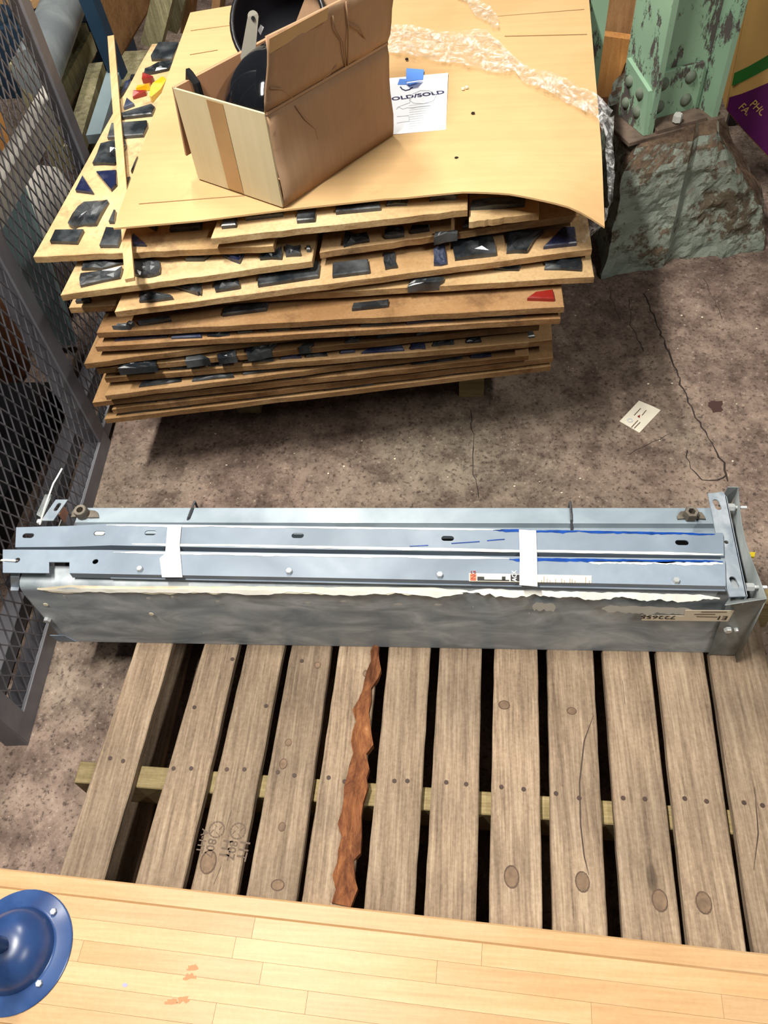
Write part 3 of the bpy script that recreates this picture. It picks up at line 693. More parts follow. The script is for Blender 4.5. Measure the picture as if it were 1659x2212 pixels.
# ------------------------------------------------------------ paper sign, blue tape
SPZ = SZ+.0018
pp = [P(x, y, SPZ) for x, y in [(812, 172), (968, 158), (963, 280), (815, 294)]]
paper = thing('paper_notice', tuple((pp[0]+pp[2])/2), 'white printed notice reading OLD/SOLD beside the carton', 'paper')
bm = BM(); prism(bm, pp[::-1], SPZ, SPZ+.0006); fin('sheet', bm, 'paper', paper)
bx, by = P(932, 200, SPZ)-P(852, 211, SPZ), P(860, 180, SPZ)-P(866, 270, SPZ); bx.z = by.z = 0
write('HOLD/SOLD', .0235, P(829, 220, SPZ+.0008), bx, Vector((-bx.y, bx.x, 0)), 'ink', paper, 'printed_heading', .0005, sx=1.12, bold=.03)
for y in range(228, 280, 5):
    a, b = P(884, y, SPZ+.0008), P(950, y-8, SPZ+.0008); bm = BM(); bar(bm, a, b, .0018, .0004); fin('printed_line', bm, 'pencil', paper)
for px in ([(908, 196), (928, 196), (943, 206), (936, 218), (915, 224), (893, 223), (884, 216), (890, 204), (908, 196)], [(858, 232), (885, 222), (890, 205)], [(856, 236), (862, 232), (870, 236), (880, 233), (890, 234), (905, 231), (930, 229)], [(857, 252), (883, 250), (884, 262), (857, 266)]):
    bm = BM(); tubep(bm, [P(x, y, SPZ+.0009) for x, y in px], .0009, 4); fin('pencil_mark', bm, 'pencil', paper)
bm = BM(); tubep(bm, [P(x, y, SPZ+.001) for x, y in ((865, 188), (869, 193), (876, 196), (884, 194), (891, 189))], .0018, 5); fin('printed_logo', bm, 'ink', paper)
bt = thing('blue_tape', tuple(P(895, 170, SPZ+.001)), 'piece of blue painter tape holding the white notice', 'tape')
bm = BM(); prism(bm, [P(x, y, SPZ) for x, y in ((877, 178), (878, 149), (916, 152), (914, 173))], SPZ+.0008, SPZ+.002); fin('tape_piece', bm, 'bluetape', bt)
bm = BM(); prism(bm, [P(x, y, SPZ) for x, y in ((859, 184), (863, 172), (879, 172), (878, 184))], SPZ+.0008, SPZ+.0018); fin('tape_piece', bm, 'bluetape', bt)
bm = BM(); slab(bm, [P(877, 180, SPZ+.003), P(914, 175, SPZ+.003), P(900, 178, SPZ+.012), P(885, 183, SPZ+.010)], (0, -.5, 1), .0008); fin('tape_piece', bm, 'bluetape', bt)
for i, (x, y) in enumerate([(986, 343), (879, 129), (1022, 246), (1008, 190), (1000, 193)]):
    bm = BM(); c = P(x, y, SZ+.002); prism(bm, [c+Vector((math.cos(k*1.2+i)*.0045, math.sin(k*1.2+i)*.0035, 0)) for k in range(5)], SZ+.0015, SZ+.0055); fin('debris_chip', bm, 'black' if i < 3 else 'cream', label=['black crumb low in front on the cardboard sheet', 'black crumb by the carton near the wrap', 'dark fleck right of the white notice', 'pale crumb above right of the notice', 'second pale crumb above right of the notice'][i], cat='debris')
# ------------------------------------------------------------ stretch wrap
def ribbon(name, rows, parent, seed, amp=.012, nv=12):
    """rows: list of (edgeA, edgeB)"""
    bm = BM(); g = []; rr = random.Random(seed); N = []
    for (a, b), (c, d) in zip(rows, rows[1:]):
        n = max(3, int(((c-a).length+(d-b).length)/2/.012))
        for k in range(n): N.append((a.lerp(c, k/n), b.lerp(d, k/n)))
    N.append(rows[-1])
    for i, (a, b) in enumerate(N):
        row = []
        for j in range(nv+1):
            p = a.lerp(b, j/nv); q1 = Vector((i*.085, j*.75, seed)); k = noise.noise(q1); k2 = noise.noise(Vector((i*.3, j*1.1+i*.12, seed+4)))
            row.append(bm.verts.new(p+Vector((k2*.003, k2*.003, max(0, .003+amp*(abs(k)*1.7)+.0045*abs(k2))))))
        g.append(row)
    for r0, r1 in zip(g, g[1:]):
        for j in range(nv): bm.faces.new((r0[j], r0[j+1], r1[j+1], r1[j]))
    return fin(name, bm, 'film', parent, smooth=True)
wrap = thing('stretch_wrap', tuple(P(1100, 130, SZ)), 'clear crumpled stretch wrap lying across the cardboard sheet and hanging off its right side', 'plastic wrap')
q = lambda x, y, z=SZ+.004: P(x, y, z)
ribbon('film_strip', [(q(838, 58), q(838, 116)), (q(900, 66), q(900, 132)), (q(985, 74), q(985, 142)), (q(1050, 68), q(1050, 156)), (q(1090, 105), q(1085, 164)), (q(1118, 132), q(1112, 162)), (q(1150, 152), q(1135, 185)), (q(1210, 172), q(1185, 208)), (q(1262, 198), q(1235, 232)), (q(1300, 225, SZ+.01), q(1290, 262, SZ+.008)), (q(1322, 245, SZ-.005), q(1300, 285, SZ-.004))], wrap, 3)
ribbon('film_strip', [(q(975, -8), q(990, -8)), (q(1010, 12), q(1025, 8)), (q(1030, 40), q(1058, 22)), (q(1050, 50), q(1075, 45)), (q(1062, 66), q(1078, 66))], wrap, 8, .01, 5)
ribbon('film_strip', [(q(1300, 255, SZ), q(1326, 258, SZ-.01)), (q(1306, 300, SZ-.02), q(1324, 300, SZ-.03)), (q(1310, 380, SZ-.03), q(1326, 380, SZ-.04)), (q(1314, 450, SZ-.04), q(1322, 440, SZ-.06)), (q(1270, 500, ZK(.53)), q(1300, 490, ZK(.5))), (q(1240, 520, ZK(.50)), q(1262, 530, ZK(.47)))], wrap, 5, .006, 6)
ribbon('film_strip', [(q(1246, 440, ZK(.56)), q(1314, 455, ZK(.575))), (q(1250, 470, ZK(.54)), q(1308, 480, ZK(.55))), (q(1256, 500, ZK(.52)), q(1290, 505, ZK(.53)))], wrap, 11, .006, 6)
ribbon('film_strip', [(q(1215, 600, ZK(.40)), q(1235, 596, ZK(.40))), (q(1218, 615, ZK(.30)), q(1250, 612, ZK(.30))), (q(1230, 628, ZK(.22)), q(1245, 630, ZK(.22)))], wrap, 12, .006, 4)
# ------------------------------------------------------------ lath
la, lb = P(281, 605, ZK(.566)), P(240, 80, ZK(.566))
lath = BM(); bar(lath, la, lb, .019, .008); fin('lath', lath, 'lath', label='thin pale wooden lath laid over the left side of the panel stack', cat='lath')
# ------------------------------------------------------------ long steel housing
B0, B1 = P(140, 1385, PZ), P(1590, 1410, PZ)
ex = (B1-B0).normalized(); ey = Vector((-ex.y, ex.x, 0)); BL = (B1-B0).length
def Lc(u, v, z): return B0+ex*u+ey*v+Vector((0, 0, z-PZ))
hou = thing('steel_housing', tuple(Lc(BL/2, .1, PZ)), 'long grey steel door-operator housing lying across the pallet', 'steel housing')
TOPZ = .368
def prof(bm, pts, u0, u1, th=0):
    a = [bm.verts.new(Lc(u0, v, z)) for v, z in pts]; b = [bm.verts.new(Lc(u1, v, z)) for v, z in pts]; n = len(pts)
    for i in range(n): bm.faces.new((a[i], a[(i+1) % n], b[(i+1) % n], b[i]))
    bm.faces.new(a[::-1]); bm.faces.new(b)
def thick(path, t):
    L = []; Rr = []
    for i, p in enumerate(path):
        d = Vector(path[min(i+1, len(path)-1)])-Vector(path[max(i-1, 0)]); n = Vector((-d.y, d.x)).normalized()*t/2
        L.append(tuple(Vector(p)+n)); Rr.append(tuple(Vector(p)-n))
    return L+Rr[::-1]
rl = .018
path = [(.0, PZ+.001), (.0, TOPZ-rl)]+[(rl-rl*math.cos(a), TOPZ-rl+rl*math.sin(a)) for a in (math.pi/8*k for k in range(1, 5))]+[(.045, TOPZ)]
bm = BM(); prof(bm, thick(path, .002), .0, BL-.045); fin('front_panel', bm, 'panel', hou, smooth='auto', label='smudged dull grey front panel')
bm = BM(); prof(bm, thick([(.002, PZ+.001), (.205, PZ+.001)], .002), .0, BL-.01); fin('bottom_plate', bm, 'endcap', hou)
# back channel with a step
bz = .345
path = [(.205, PZ+.001), (.205, bz), (.168, bz), (.166, bz-.012), (.150, bz-.013), (.150, bz-.06)]
bm = BM(); prof(bm, thick(path, .002), .055, BL-.055); fin('back_channel', bm, 'steelback', hou, smooth='auto')
bm = BM(); prof(bm, [(.153, bz-.0135), (.163, bz-.0135), (.163, bz-.010), (.153, bz-.010)], .60, .68); fin('rubber_strip', bm, 'black', hou)
# shade inside the housing, made as a flat black sheet
bm = BM(); prof(bm, thick([(.05, TOPZ-.05), (.15, TOPZ-.05)], .002), .05, BL-.06); fin('shade_tray', bm, plain('shade_black', srgb(10, 10, 11), 1, 0, 0, 5, .05), hou)
# bottom left bevel tab + corner seams
bm = BM(); slab(bm, [Lc(-.012, -.002, PZ+.002), Lc(.03, -.002, PZ+.002), Lc(.012, -.002, PZ+.03), Lc(-.02, -.002, PZ+.03)], ey, .0015); fin('corner_tab', bm, 'steel', hou)
# left end plate
bm = BM(); slab(bm, [Lc(-.002, .0, PZ+.002), Lc(-.002, .203, PZ+.002), Lc(-.002, .203, TOPZ-.06), Lc(-.002, .15, TOPZ-.06), Lc(-.002, .1, TOPZ-.10), Lc(-.002, 0, TOPZ-.035)], ex, .002); fin('end_plate', bm, 'endcap', hou)
# right end cap: bowed sheet
ec = [P(x, y, TOPZ+.018) for x, y in [(1595, 1052), (1597, 1090), (1602, 1130), (1610, 1170), (1622, 1205), (1640, 1250), (1656, 1293)]]
bm = BM(); tp = [bm.verts.new(p) for p in ec]; bt_ = [bm.verts.new(Vector((Lc(BL-.004, 0, 0).x, p.y, PZ+.003))) for p in ec]
for i in range(len(ec)-1): bm.faces.new((tp[i], tp[i+1], bt_[i+1], bt_[i]))
fin('end_cap', bm, 'endcap', hou, smooth=True, solid=.002)
c0 = ec[-1]; fb = Lc(BL-.004, -.006, PZ+.003)
bm = BM(); slab(bm, [c0, P(1566, 1307, TOPZ+.014), Lc(BL-.072, -.006, TOPZ-.012), Lc(BL-.055, -.006, PZ+.003), fb], ey, .002); fin('end_cap_flange', bm, 'endcap', hou)
bm = BM(); slab(bm, [ec[0], ec[0]-ex*.02, ec[0]-ex*.022-Vector((0, 0, .06)), ec[0]-Vector((0, 0, .06))], ey, .002); fin('end_cap_flange', bm, 'endcap', hou)
# bolts on front panel
for x, y in [(103, 1337), (1572, 1358), (1590, 1357)]:
    c = PY(x, y, B0.y-.001); bm = BM(); hexbolt(bm, c, .0075 if x != 1590 else .004, .007, (0, -1, 0)); fin('bolt', bm, 'bolt', hou)
for x, y in [(99, 1306), (327, 1326)]:
    c = PY(x, y, B0.y-.0012); bm = BM(); lathe(bm, [(0, .001), (.005, .001), (.005, 0), (0, 0)], 10, Matrix.Translation(c)@Matrix.Rotation(math.pi/2, 4, 'X')); fin('rivet', bm, 'cream', hou)
# paint smears on the top roll of the front panel: ragged strips
def smear(px0, px1, mat, pl, n=60, seed=0, fun=None, parent=None, name='paint_smear', amp=1):
    rr = random.Random(seed); A, B = [], []
    for k in range(n+1):
        t = k/n; a = Vector(px0[0]).lerp(Vector(px0[1]), t); b = Vector(px1[0]).lerp(Vector(px1[1]), t)
        e = amp*(noise.noise(Vector((t*9, seed, 0)))*.9+noise.noise(Vector((t*40, seed, 5)))*.5); e2 = amp*(noise.noise(Vector((t*7, seed+9, 3)))*.7+noise.noise(Vector((t*33, seed, 8)))*.4)
        w_ = min(1, t*12, (1-t)*12)
        A.append(pl((a+(b-a)*max(0, .1-.25*e2)+(b-a)*.35*(1-w_)))); B.append(pl((b+(b-a)*(e*.45)-(b-a)*.35*(1-w_))))
    bm = BM(); va = [bm.verts.new(p) for p in A]; vb = [bm.verts.new(p) for p in B]
    for k in range(n): bm.faces.new((va[k], va[k+1], vb[k+1], vb[k]))
    return fin(name, bm, mat, parent)
def onroll(p):
    x, y = p
    best = None
    for k in range(0, 5):     # find where the ray meets the roll or the face
        a = math.pi/8*k; v = rl-rl*math.cos(a); z = TOPZ-rl+rl*math.sin(a)
        c = PY(x, y, Lc(0, v, 0).y); d = abs(c.z-z)
        if best is None or d < best[0]: best = (d, c, a)
    f = PY(x, y, B0.y-.0018)
    if f.z < TOPZ-rl: return f
    d = Vector(ray(x, y)); lo, hi = .2, 1.5; o = Vector(C0)
    cy, cz = Lc(0, rl, 0).y, TOPZ-rl; r_ = rl+.0018
    a_ = d.y**2+d.z**2; b_ = 2*(d.y*(-cy)+d.z*(o.z-cz)); c_ = cy**2+(o.z-cz)**2-r_**2; D = b_*b_-4*a_*c_
    if D <= 0: return P(x, y, TOPZ+.0022)
    t = (-b_-math.sqrt(D))/(2*a_); q_ = o+d*t
    return q_ if q_.y <= cy else P(x, y, TOPZ+.0022)
smear(((80, 1263), (1010, 1268)), ((80, 1279), (1010, 1285)), 'cream', onroll, 130, 1, parent=hou)
smear(((1010, 1270), (1555, 1284)), ((1010, 1285), (1555, 1300)), 'white', onroll, 90, 2, parent=hou, amp=1.6)
smear(((90, 1270), (1000, 1276)), ((90, 1278), (1000, 1286)), 'white', lambda p: onroll(p)+Vector((0, -.0006, .0006)), 130, 7, parent=hou, amp=1.8)
smear(((1300, 1306), (1500, 1312)), ((1300, 1322), (1500, 1328)), 'filler', onroll, 30, 3, parent=hou)
smear(((1150, 1300), (1200, 1302)), ((1150, 1318), (1200, 1320)), 'filler', onroll, 12, 4, parent=hou)
for i, (x, y, w_) in enumerate([(138, 1286, 6), (320, 1291, 14), (372, 1288, 10), (470, 1298, 14), (665, 1301, 16), (742, 1298, 20), (860, 1304, 30), (945, 1305, 24), (1143, 1324, 5), (1022, 1310, 3), (440, 1366, 3)]):
    bm = BM(); pts = [onroll(Vector((x+math.cos(k)*w_/2*(.7+.3*math.sin(k*3+i)), y+math.sin(k)*2.2))) for k in (j*.785 for j in range(8))]
    bm.faces.new([bm.verts.new(p+Vector((0, -.0008, 0))) for p in pts]); fin('paint_fleck', bm, 'filler', hou)
# number label (upside down) on the front panel
yl = B0.y-.0022
bm = BM(); slab(bm, [PY(x, y, yl) for x, y in ((1386, 1329), (1386, 1340), (1572, 1342), (1586, 1319), (1480, 1318), (1478, 1330))], (0, 1, 0), .0006); nl = fin('number_label', bm, 'label', hou, label='upside-down cream number label')
write('722655', .0185, PY(1462, 1330, yl-.0006), (-1, 0, 0), (0, 0, -1), 'blackmark', nl, 'label_number', .0004, sx=1.15)
write('E1', .02, PY(1574, 1331, yl-.0006), (-1, 0, 0), (0, 0, -1), 'blackmark', nl, 'label_number', .0004)
for a, b in (((1500, 1327), (1545, 1327)), ((1505, 1332), (1550, 1333)), ((1515, 1322), (1570, 1322)), ((1390, 1331), (1405, 1331))):
    bm = BM(); bar(bm, PY(*a, yl-.0006), PY(*b, yl-.0006), .0005, .0022); fin('label_print', bm, 'stamp', nl)
# left end clutter
clip = thing('metal_clip', tuple(P(40, 1250, TOPZ)), 'small bent zinc clip at the left end of the housing', 'clip')
bm = BM()
for seg in ([(24, 1235), (41, 1235), (41, 1248), (23, 1248)], [(23, 1248), (41, 1248), (40, 1270), (24, 1268)], [(24, 1268), (40, 1270), (40, 1276), (22, 1276)]):
    pass
za = [.372, .372, .335, .335]; ys = [(1233, 25, 43), (1246, 23, 42), (1268, 24, 42), (1276, 23, 40)]
vs = [[P(xl, y, z), P(xr, y, z)] for (y, xl, xr), z in zip(ys, za)]
pv = None
for a, b in vs:
    c = (bm.verts.new(a), bm.verts.new(b))
    if pv: bm.faces.new((pv[0], pv[1], c[1], c[0]))
    pv = c
fin('clip_strap', bm, 'galv', clip, solid=.002)
bm = BM(); slab(bm, [P(x, y, .352) for x, y in ((60, 1240), (80, 1240), (70, 1260), (46, 1258))], (0, 0, 1), .002); fin('foil_tab', bm, 'galv', clip)
bm = BM(); slab(bm, [P(10, 1262, .33), P(22, 1238, .345), P(95, 1240, .345), P(82, 1272, .33), P(80, 1284, .31), P(30, 1276, .31)], (0, -.5, 1), .002); fin('dark_bracket', bm, 'black', hou)
# nuts on the back channel
for x, y, m in ((181, 1112, 'dirtymetal'), (1489, 1116, 'dirtymetal')):
    c = P(x, y, bz+.001); bm = BM(); lathe(bm, [(.007, .0), (.014, 0), (.0145, .016), (.0125, .021), (.007, .021), (.007, .004), (0, .004)], 12 if x < 900 else 6, Matrix.Translation(c)@Matrix.Rotation(.12, 4, 'X')); fin('nut', bm, m, hou, smooth='auto')
    bm = BM(); prism(bm, jagpoly([P(x-26, y+8, bz), P(x+34, y+8, bz), P(x+26, y-6, bz), P(x-20, y-8, bz)], 3, .003, int(x)), bz+.0011, bz+.005); fin('grease_patch', bm, 'dirtymetal', hou)
# wire ties
for x, y0, y1 in ((412, 1086, 1131), (1234, 1086, 1142)):
    bm = BM(); a, b = P(x+8 if x < 900 else x-2, y0, bz+.003), P(x-8 if x < 900 else x+1, y1, bz-.008)
    tubep(bm, [a-Vector((0, -.004, .1)), a+Vector((0, .003, 0)), P((2*x+(0 if x < 900 else -1))/2, (y0+y1)/2-4, bz+.0055), P(x-5 if x < 900 else x, (y0+y1)/2+9, bz+.0055), b+Vector((0, 0, .001)), b-Vector((0, 0, .03))], .0024, 6)
    fin('wire_tie', bm, 'wire', label='dark wire tie around the back channel, %s' % ('nearer the left end' if x < 900 else 'nearer the right end'), cat='wire tie', group='wire ties')
# ------------------------------------------------------------ two loose rails on top
RZ = .392
def rail(nm, label, far, near, holes, slots, notch=None, zz=RZ, lip=.016):
    t = thing(nm, tuple((P(*far[0], zz)+P(*near[-1], zz))/2), label, 'steel rail')
    f = [P(x, y, zz) for x, y in far]; n = [P(x, y, zz) for x, y in near]
    outer = [(p.x, p.y) for p in n]
    if notch: outer = [(n[0].x, n[0].y)]+[(P(x, y, zz).x, P(x, y, zz).y) for x, y in notch]+[(p.x, p.y) for p in n[1:]]
    outer += [(p.x, p.y) for p in f[::-1]]
    hs = [slot(P(x, y, zz), .024, .0115, -.0) for x, y in slots]+[circ(P(x, y, zz), .0058) for x, y in holes]
    fin('top_face', plate(outer, hs, zz, .002), 'steel', t)
    for line, sgn in ((f, 1), (n, -1)):
        bm = BM(); seq = list(line)
        if notch and line is n: seq = [P(x, y, zz) for x, y in notch[-1:]]+list(n[1:])
        pts = [Vector((p.x, p.y-sgn*.001, 0)) for p in seq]
        for a, b in zip(pts, pts[1:]):
            slab(bm, [Vector((a.x, a.y, zz-.002)), Vector((b.x, b.y, zz-.002)), Vector((b.x, b.y, zz-lip)), Vector((a.x, a.y, zz-lip))], (0, 1, 0), .002)
        fin('flange', bm, 'steel', t)
    return t
r1 = rail('steel_rail', 'front steel rail with a square notch and white-taped stickers', [(6, 1187), (230, 1188), (700, 1196), (1200, 1203), (1566, 1208)], [(6, 1237), (240, 1240), (700, 1248), (1200, 1258), (1568, 1266)], [(37, 1210), (206, 1213)], [], [(106, 1238), (106, 1214), (150, 1214), (150, 1238)])
bm = BM(); a, b = P(240, 1247, RZ-.014), P(1566, 1274, RZ-.014); bar(bm, a, b, .006, .003); fin('lower_lip', bm, 'steel', r1)
r2 = rail('steel_rail', 'rear steel rail with long slots, lying behind the notched rail', [(35, 1139), (150, 1136), (240, 1131), (700, 1137), (1200, 1145), (1562, 1151)], [(33, 1182), (150, 1181), (240, 1178), (700, 1187), (1200, 1194), (1564, 1201)], [], [(61, 1157), (215, 1152), (325, 1151), (643, 1157), (967, 1163), (1473, 1172)])
bm = BM(); prism(bm, slot(P(215, 1152, RZ), .02, .0085), RZ-.003, RZ+.0003); fin('filled_slot', bm, 'filler', r2)
bm = BM(); a, b = P(215, 1176, RZ-.004), P(232, 1184, RZ-.012); slab(bm, [P(210, 1168, RZ-.004), P(245, 1170, RZ-.004), P(255, 1184, RZ-.013), P(212, 1180, RZ-.013)], (0, -.6, 1), .003); fin('rusty_joint', bm, 'rustbrown', r2)
for x, y in [(303, 1231), (625, 1236), (950, 1244), (1460, 1256)]:
    bm = BM(); hexbolt(bm, P(x, y, RZ), .0062, .007); fin('bolt', bm, 'bolt', r1)
fl_ = lambda z: (lambda p: P(p[0], p[1], z))
S1 = RZ+.0006
smear(((245, 1190), (1100, 1203)), ((245, 1195), (1100, 1209)), 'white', fl_(S1), 120, 11, parent=r1)
smear(((1100, 1204), (1562, 1210)), ((1100, 1212), (1562, 1216)), 'bluepaint', fl_(S1), 60, 12, parent=r1, amp=1.5)
smear(((1270, 1211), (1562, 1214)), ((1270, 1217), (1562, 1221)), 'white', fl_(S1), 60, 13, parent=r1, amp=1.6)
smear(((230, 1132), (1090, 1142)), ((230, 1136), (1090, 1146)), 'white', fl_(S1), 120, 14, parent=r2, amp=1.4)
smear(((1065, 1142), (1545, 1151)), ((1065, 1148), (1545, 1156)), 'bluepaint', fl_(S1), 70, 15, parent=r2, amp=1.8)
smear(((285, 1172), (1562, 1194)), ((285, 1177), (1562, 1200)), 'cream', fl_(S1), 150, 16, parent=r2, amp=1.5)
for px in ([(975, 1174), (1005, 1172), (1036, 1170)], [(1052, 1168), (1075, 1166), (1090, 1165)], [(885, 1180), (925, 1178)]):
    bm = BM(); tubep(bm, [P(x, y, S1) for x, y in px], .0011, 4); fin('paint_line', bm, 'bluepaint', r2)
# sticker on rail 1
bm = BM(); prism(bm, [P(x, y, RZ) for x, y in ((1013, 1239), (1278, 1244), (1277, 1260), (1013, 1256))], RZ+.0003, RZ+.0011); st = fin('warning_sticker', bm, 'label', r1, label='white warning sticker with orange and black blocks')
def blk(x0, x1, mat, y0=1240.5, y1=1255):
    bm = BM(); prism(bm, [P(x, y+(x-1013)*.017, RZ) for x, y in ((x0, y0), (x1, y0), (x1, y1), (x0, y1))], RZ+.0011, RZ+.0015); fin('print_block', bm, mat, st)
blk(1015, 1029, 'orange'); blk(1031, 1046, 'blackmark', 1246); blk(1103, 1122, 'blackmark'); blk(1046, 1100, 'blackmark', 1252); blk(1084, 1092, 'blackmark', 1245, 1253)
write('ING', .0125, P(1027.5, 1256, RZ), (0, 1, 0), (-1, 0, 0), 'redink', st, 'sticker_lettering', .0018)
write('ACK', .0115, P(1116, 1257, RZ), (0, 1, 0), (-1, 0, 0), 'paper', st, 'sticker_lettering', .0018)
for x in (1170, 1175, 1182, 1188, 1200, 1213, 1219, 1231, 1236, 1242, 1265, 1273):
    bm = BM(); y0 = 1258+(x-1170)*.017; h_ = 5+(x*7) % 9; bar(bm, P(x, y0, RZ+.0014), P(x, y0-h_, RZ+.0014), .0007, .0006); fin('printed_line', bm, 'stamp', st)
# masking tape bands
for lab, pts in (('white masking tape band over both rails, left of centre', [(362, 1134), (392, 1134), (388, 1178), (394, 1247), (350, 1247), (345, 1206), (357, 1196)]), ('white masking tape band over both rails beside the warning sticker', [(1121, 1144), (1158, 1146), (1160, 1200), (1161, 1267), (1122, 1264), (1123, 1200)])):
    bm = BM(); prism(bm, [P(x, y, RZ+.0026) for x, y in pts], RZ+.0018, RZ+.003); fin('masking_tape', bm, 'masking', label=lab, cat='tape', group='masking tape bands')
# right bracket bar
bz2 = RZ-.0075
br = thing('bracket_bar', tuple(P(1570, 1180, bz2)), 'galvanised slotted angle bar at the right end of the housing', 'bracket')
oo = [P(x, y, bz2) for x, y in ((1529, 1066), (1562, 1062), (1568, 1072), (1613, 1288), (1576, 1289), (1570, 1270))]
fin('angle_face', plate([(p.x, p.y) for p in oo], [slot(P(1549, 1090, bz2), .026, .0115, 1.75), slot(P(1586, 1258, bz2), .026, .0115, 1.75), circ(P(1569, 1171, bz2), .004)], bz2, .003), 'galv', br)
a, b = oo[2], oo[3]; bm = BM(); slab(bm, [a, b, b-Vector((0, 0, .03)), a-Vector((0, 0, .03))], (1, 0, 0), .003); fin('angle_flange', bm, 'galv', br)
for x, y in ((1577, 1096), (1618, 1268)):
    c = P(x, y, bz2-.012); bm = BM(); hexbolt(bm, c-Vector((.006, 0, 0)), .008, .014, (1, 0, 0)); tubep(bm, [c, c+Vector((.03, 0, 0))], .0035, 8); fin('bolt', bm, 'bolt', br)
# left bracket and zip ties
lb_ = thing('slotted_strap', tuple(P(110, 1110, bz)), 'zinc strap with a slot standing up at the left end of the housing', 'bracket')
z_ = .36
bm = BM(); o4 = [P(94, 1132, z_), P(120, 1132, z_), P(143, 1074, z_+.02), P(117, 1074, z_+.02)]
fin('strap_face', plate([(p.x, p.y) for p in o4], [slot(P(124, 1095, z_+.012), .022, .009, 1.35)], z_+.012, .0025), 'galv', lb_)
bm = BM(); slab(bm, [P(79, 1112, z_), P(84, 1100, z_), P(98, 1068, z_+.02), P(112, 1068, z_+.02), P(110, 1076, z_+.01), P(92, 1120, z_)], (0, -.3, 1), .002); fin('dark_strap', bm, 'endcap', lb_)
bm = BM(); box(bm, tuple(P(140, 1130, .33)), tuple(P(146, 1108, .33)+Vector((.0, .0, .03)))); fin('copper_lug', bm, plain('copper_pink', srgb(200, 150, 130), .5, .2, .2, 30), lb_)
bm = BM(); tubep(bm, [P(86, 1133, RZ+.002), P(98, 1092, RZ+.03), P(115, 1045, RZ+.05), P(124, 1030, RZ+.055), P(134, 1012, RZ+.06)], .0017, 5)
zt = thing('zip_tie', tuple(P(86, 1133, RZ+.002)), 'white zip tie with its tail sticking up at the left end of the rear rail', 'zip tie', 'zip ties'); fin('tail', bm, 'zip', zt)
bm = BM(); c = P(86, 1129, RZ+.002); box(bm, tuple(c-Vector((.004, .003, 0))), tuple(c+Vector((.004, .005, .006))), .001); fin('head', bm, 'zip', zt)
bm = BM(); tubep(bm, [P(38, 1211, RZ-.004), P(34, 1211, RZ+.003), P(15, 1210, RZ+.003), P(4, 1210, RZ), P(2, 1211, RZ-.02)], .002, 5); fin('zip_tie', bm, 'zip', label='white zip tie looped through the hole in the notched rail', cat='zip tie', group='zip ties')
# ------------------------------------------------------------ upside-down bench in front
BZ = PZ+.042
bn = thing('bench', tuple(P(829, 2150, PZ)), 'upturned maple bench with a blue pedestal flange, lying on the pallet', 'bench')
e0, e1_ = P(0, 1875, BZ), P(1659, 2060, BZ); bd = (e1_-e0).normalized(); bnv = Vector((bd.y, -bd.x, 0))
NR = 8; sw = .25/NR; rr = random.Random(12)
for r_ in range(NR):
    s = -.35-rr.uniform(0, .3)
    while s < 1.75:
        L = rr.uniform(.28, .62)
        if r_ == 0: L = 2.4
        a = max(s, -.25); b = min(s+L, 1.7)
        if b > a+.02:
            p = [e0+bd*u+bnv*v for u, v in ((a, r_*sw), (b-.0003, r_*sw), (b-.0003, (r_+1)*sw-.0002), (a, (r_+1)*sw-.0002))]
            bm = BM(); prism(bm, p[::-1], PZ+.0005, BZ, .003 if r_ in (0, NR-1) else .0002); fin('stave', bm, 'maple', bn)
        s += L
fcx = P(36, 2054, BZ); fr_ = (P(155, 2046, BZ)-fcx).length
ped = thing('x', tuple(fcx), 'tmp', 'tmp'); bpy.data.objects.remove(ped)
bm = BM(); lathe(bm, [(0, .0002), (fr_, .0002), (fr_+.0005, .002), (fr_-.002, .004), (fr_*.74, .0045), (fr_*.70, .007), (fr_*.67, .018), (fr_*.60, .033), (fr_*.46, .047), (fr_*.30, .054), (fr_*.17, .056), (0, .056)], 56, Matrix.Translation(fcx)); fl3 = fin('pedestal_flange', bm, 'cobalt', bn, smooth='auto', label='round domed blue enamel flange')
bm = BM(); tubep(bm, [fcx+Vector((0, 0, .052)), fcx+Vector((0, 0, .42))], .0125, 20); fin('pedestal_pipe', bm, 'cobalt', bn, smooth='auto')
for x, y in ((117, 1970), (86, 2125), (-100, 1970), (-90, 2120)):
    bm = BM(); hexbolt(bm, P(x, y, BZ+.004), .0055, .006); fin('bolt', bm, 'bolt', fl3)
for x, y in ((415, 2090), (410, 2112), (370, 2165), (395, 2160)):
    bm = BM(); prism(bm, jagpoly([P(x-14, y+5, BZ), P(x+14, y+3, BZ), P(x+8, y-8, BZ), P(x-9, y-6, BZ)], 4, .003, x), BZ, BZ+.0003); fin('wear_mark', bm, plain('worn_orange', srgb(170, 116, 70), .6), bn)
bm = BM(); prism(bm, [P(270+6*math.cos(k), 2128+5*math.sin(k), BZ) for k in (j*.9 for j in range(7))], BZ, BZ+.0004); fin('ink_spot', bm, plain('grey_violet_spot', srgb(150, 146, 176), .6), bn)
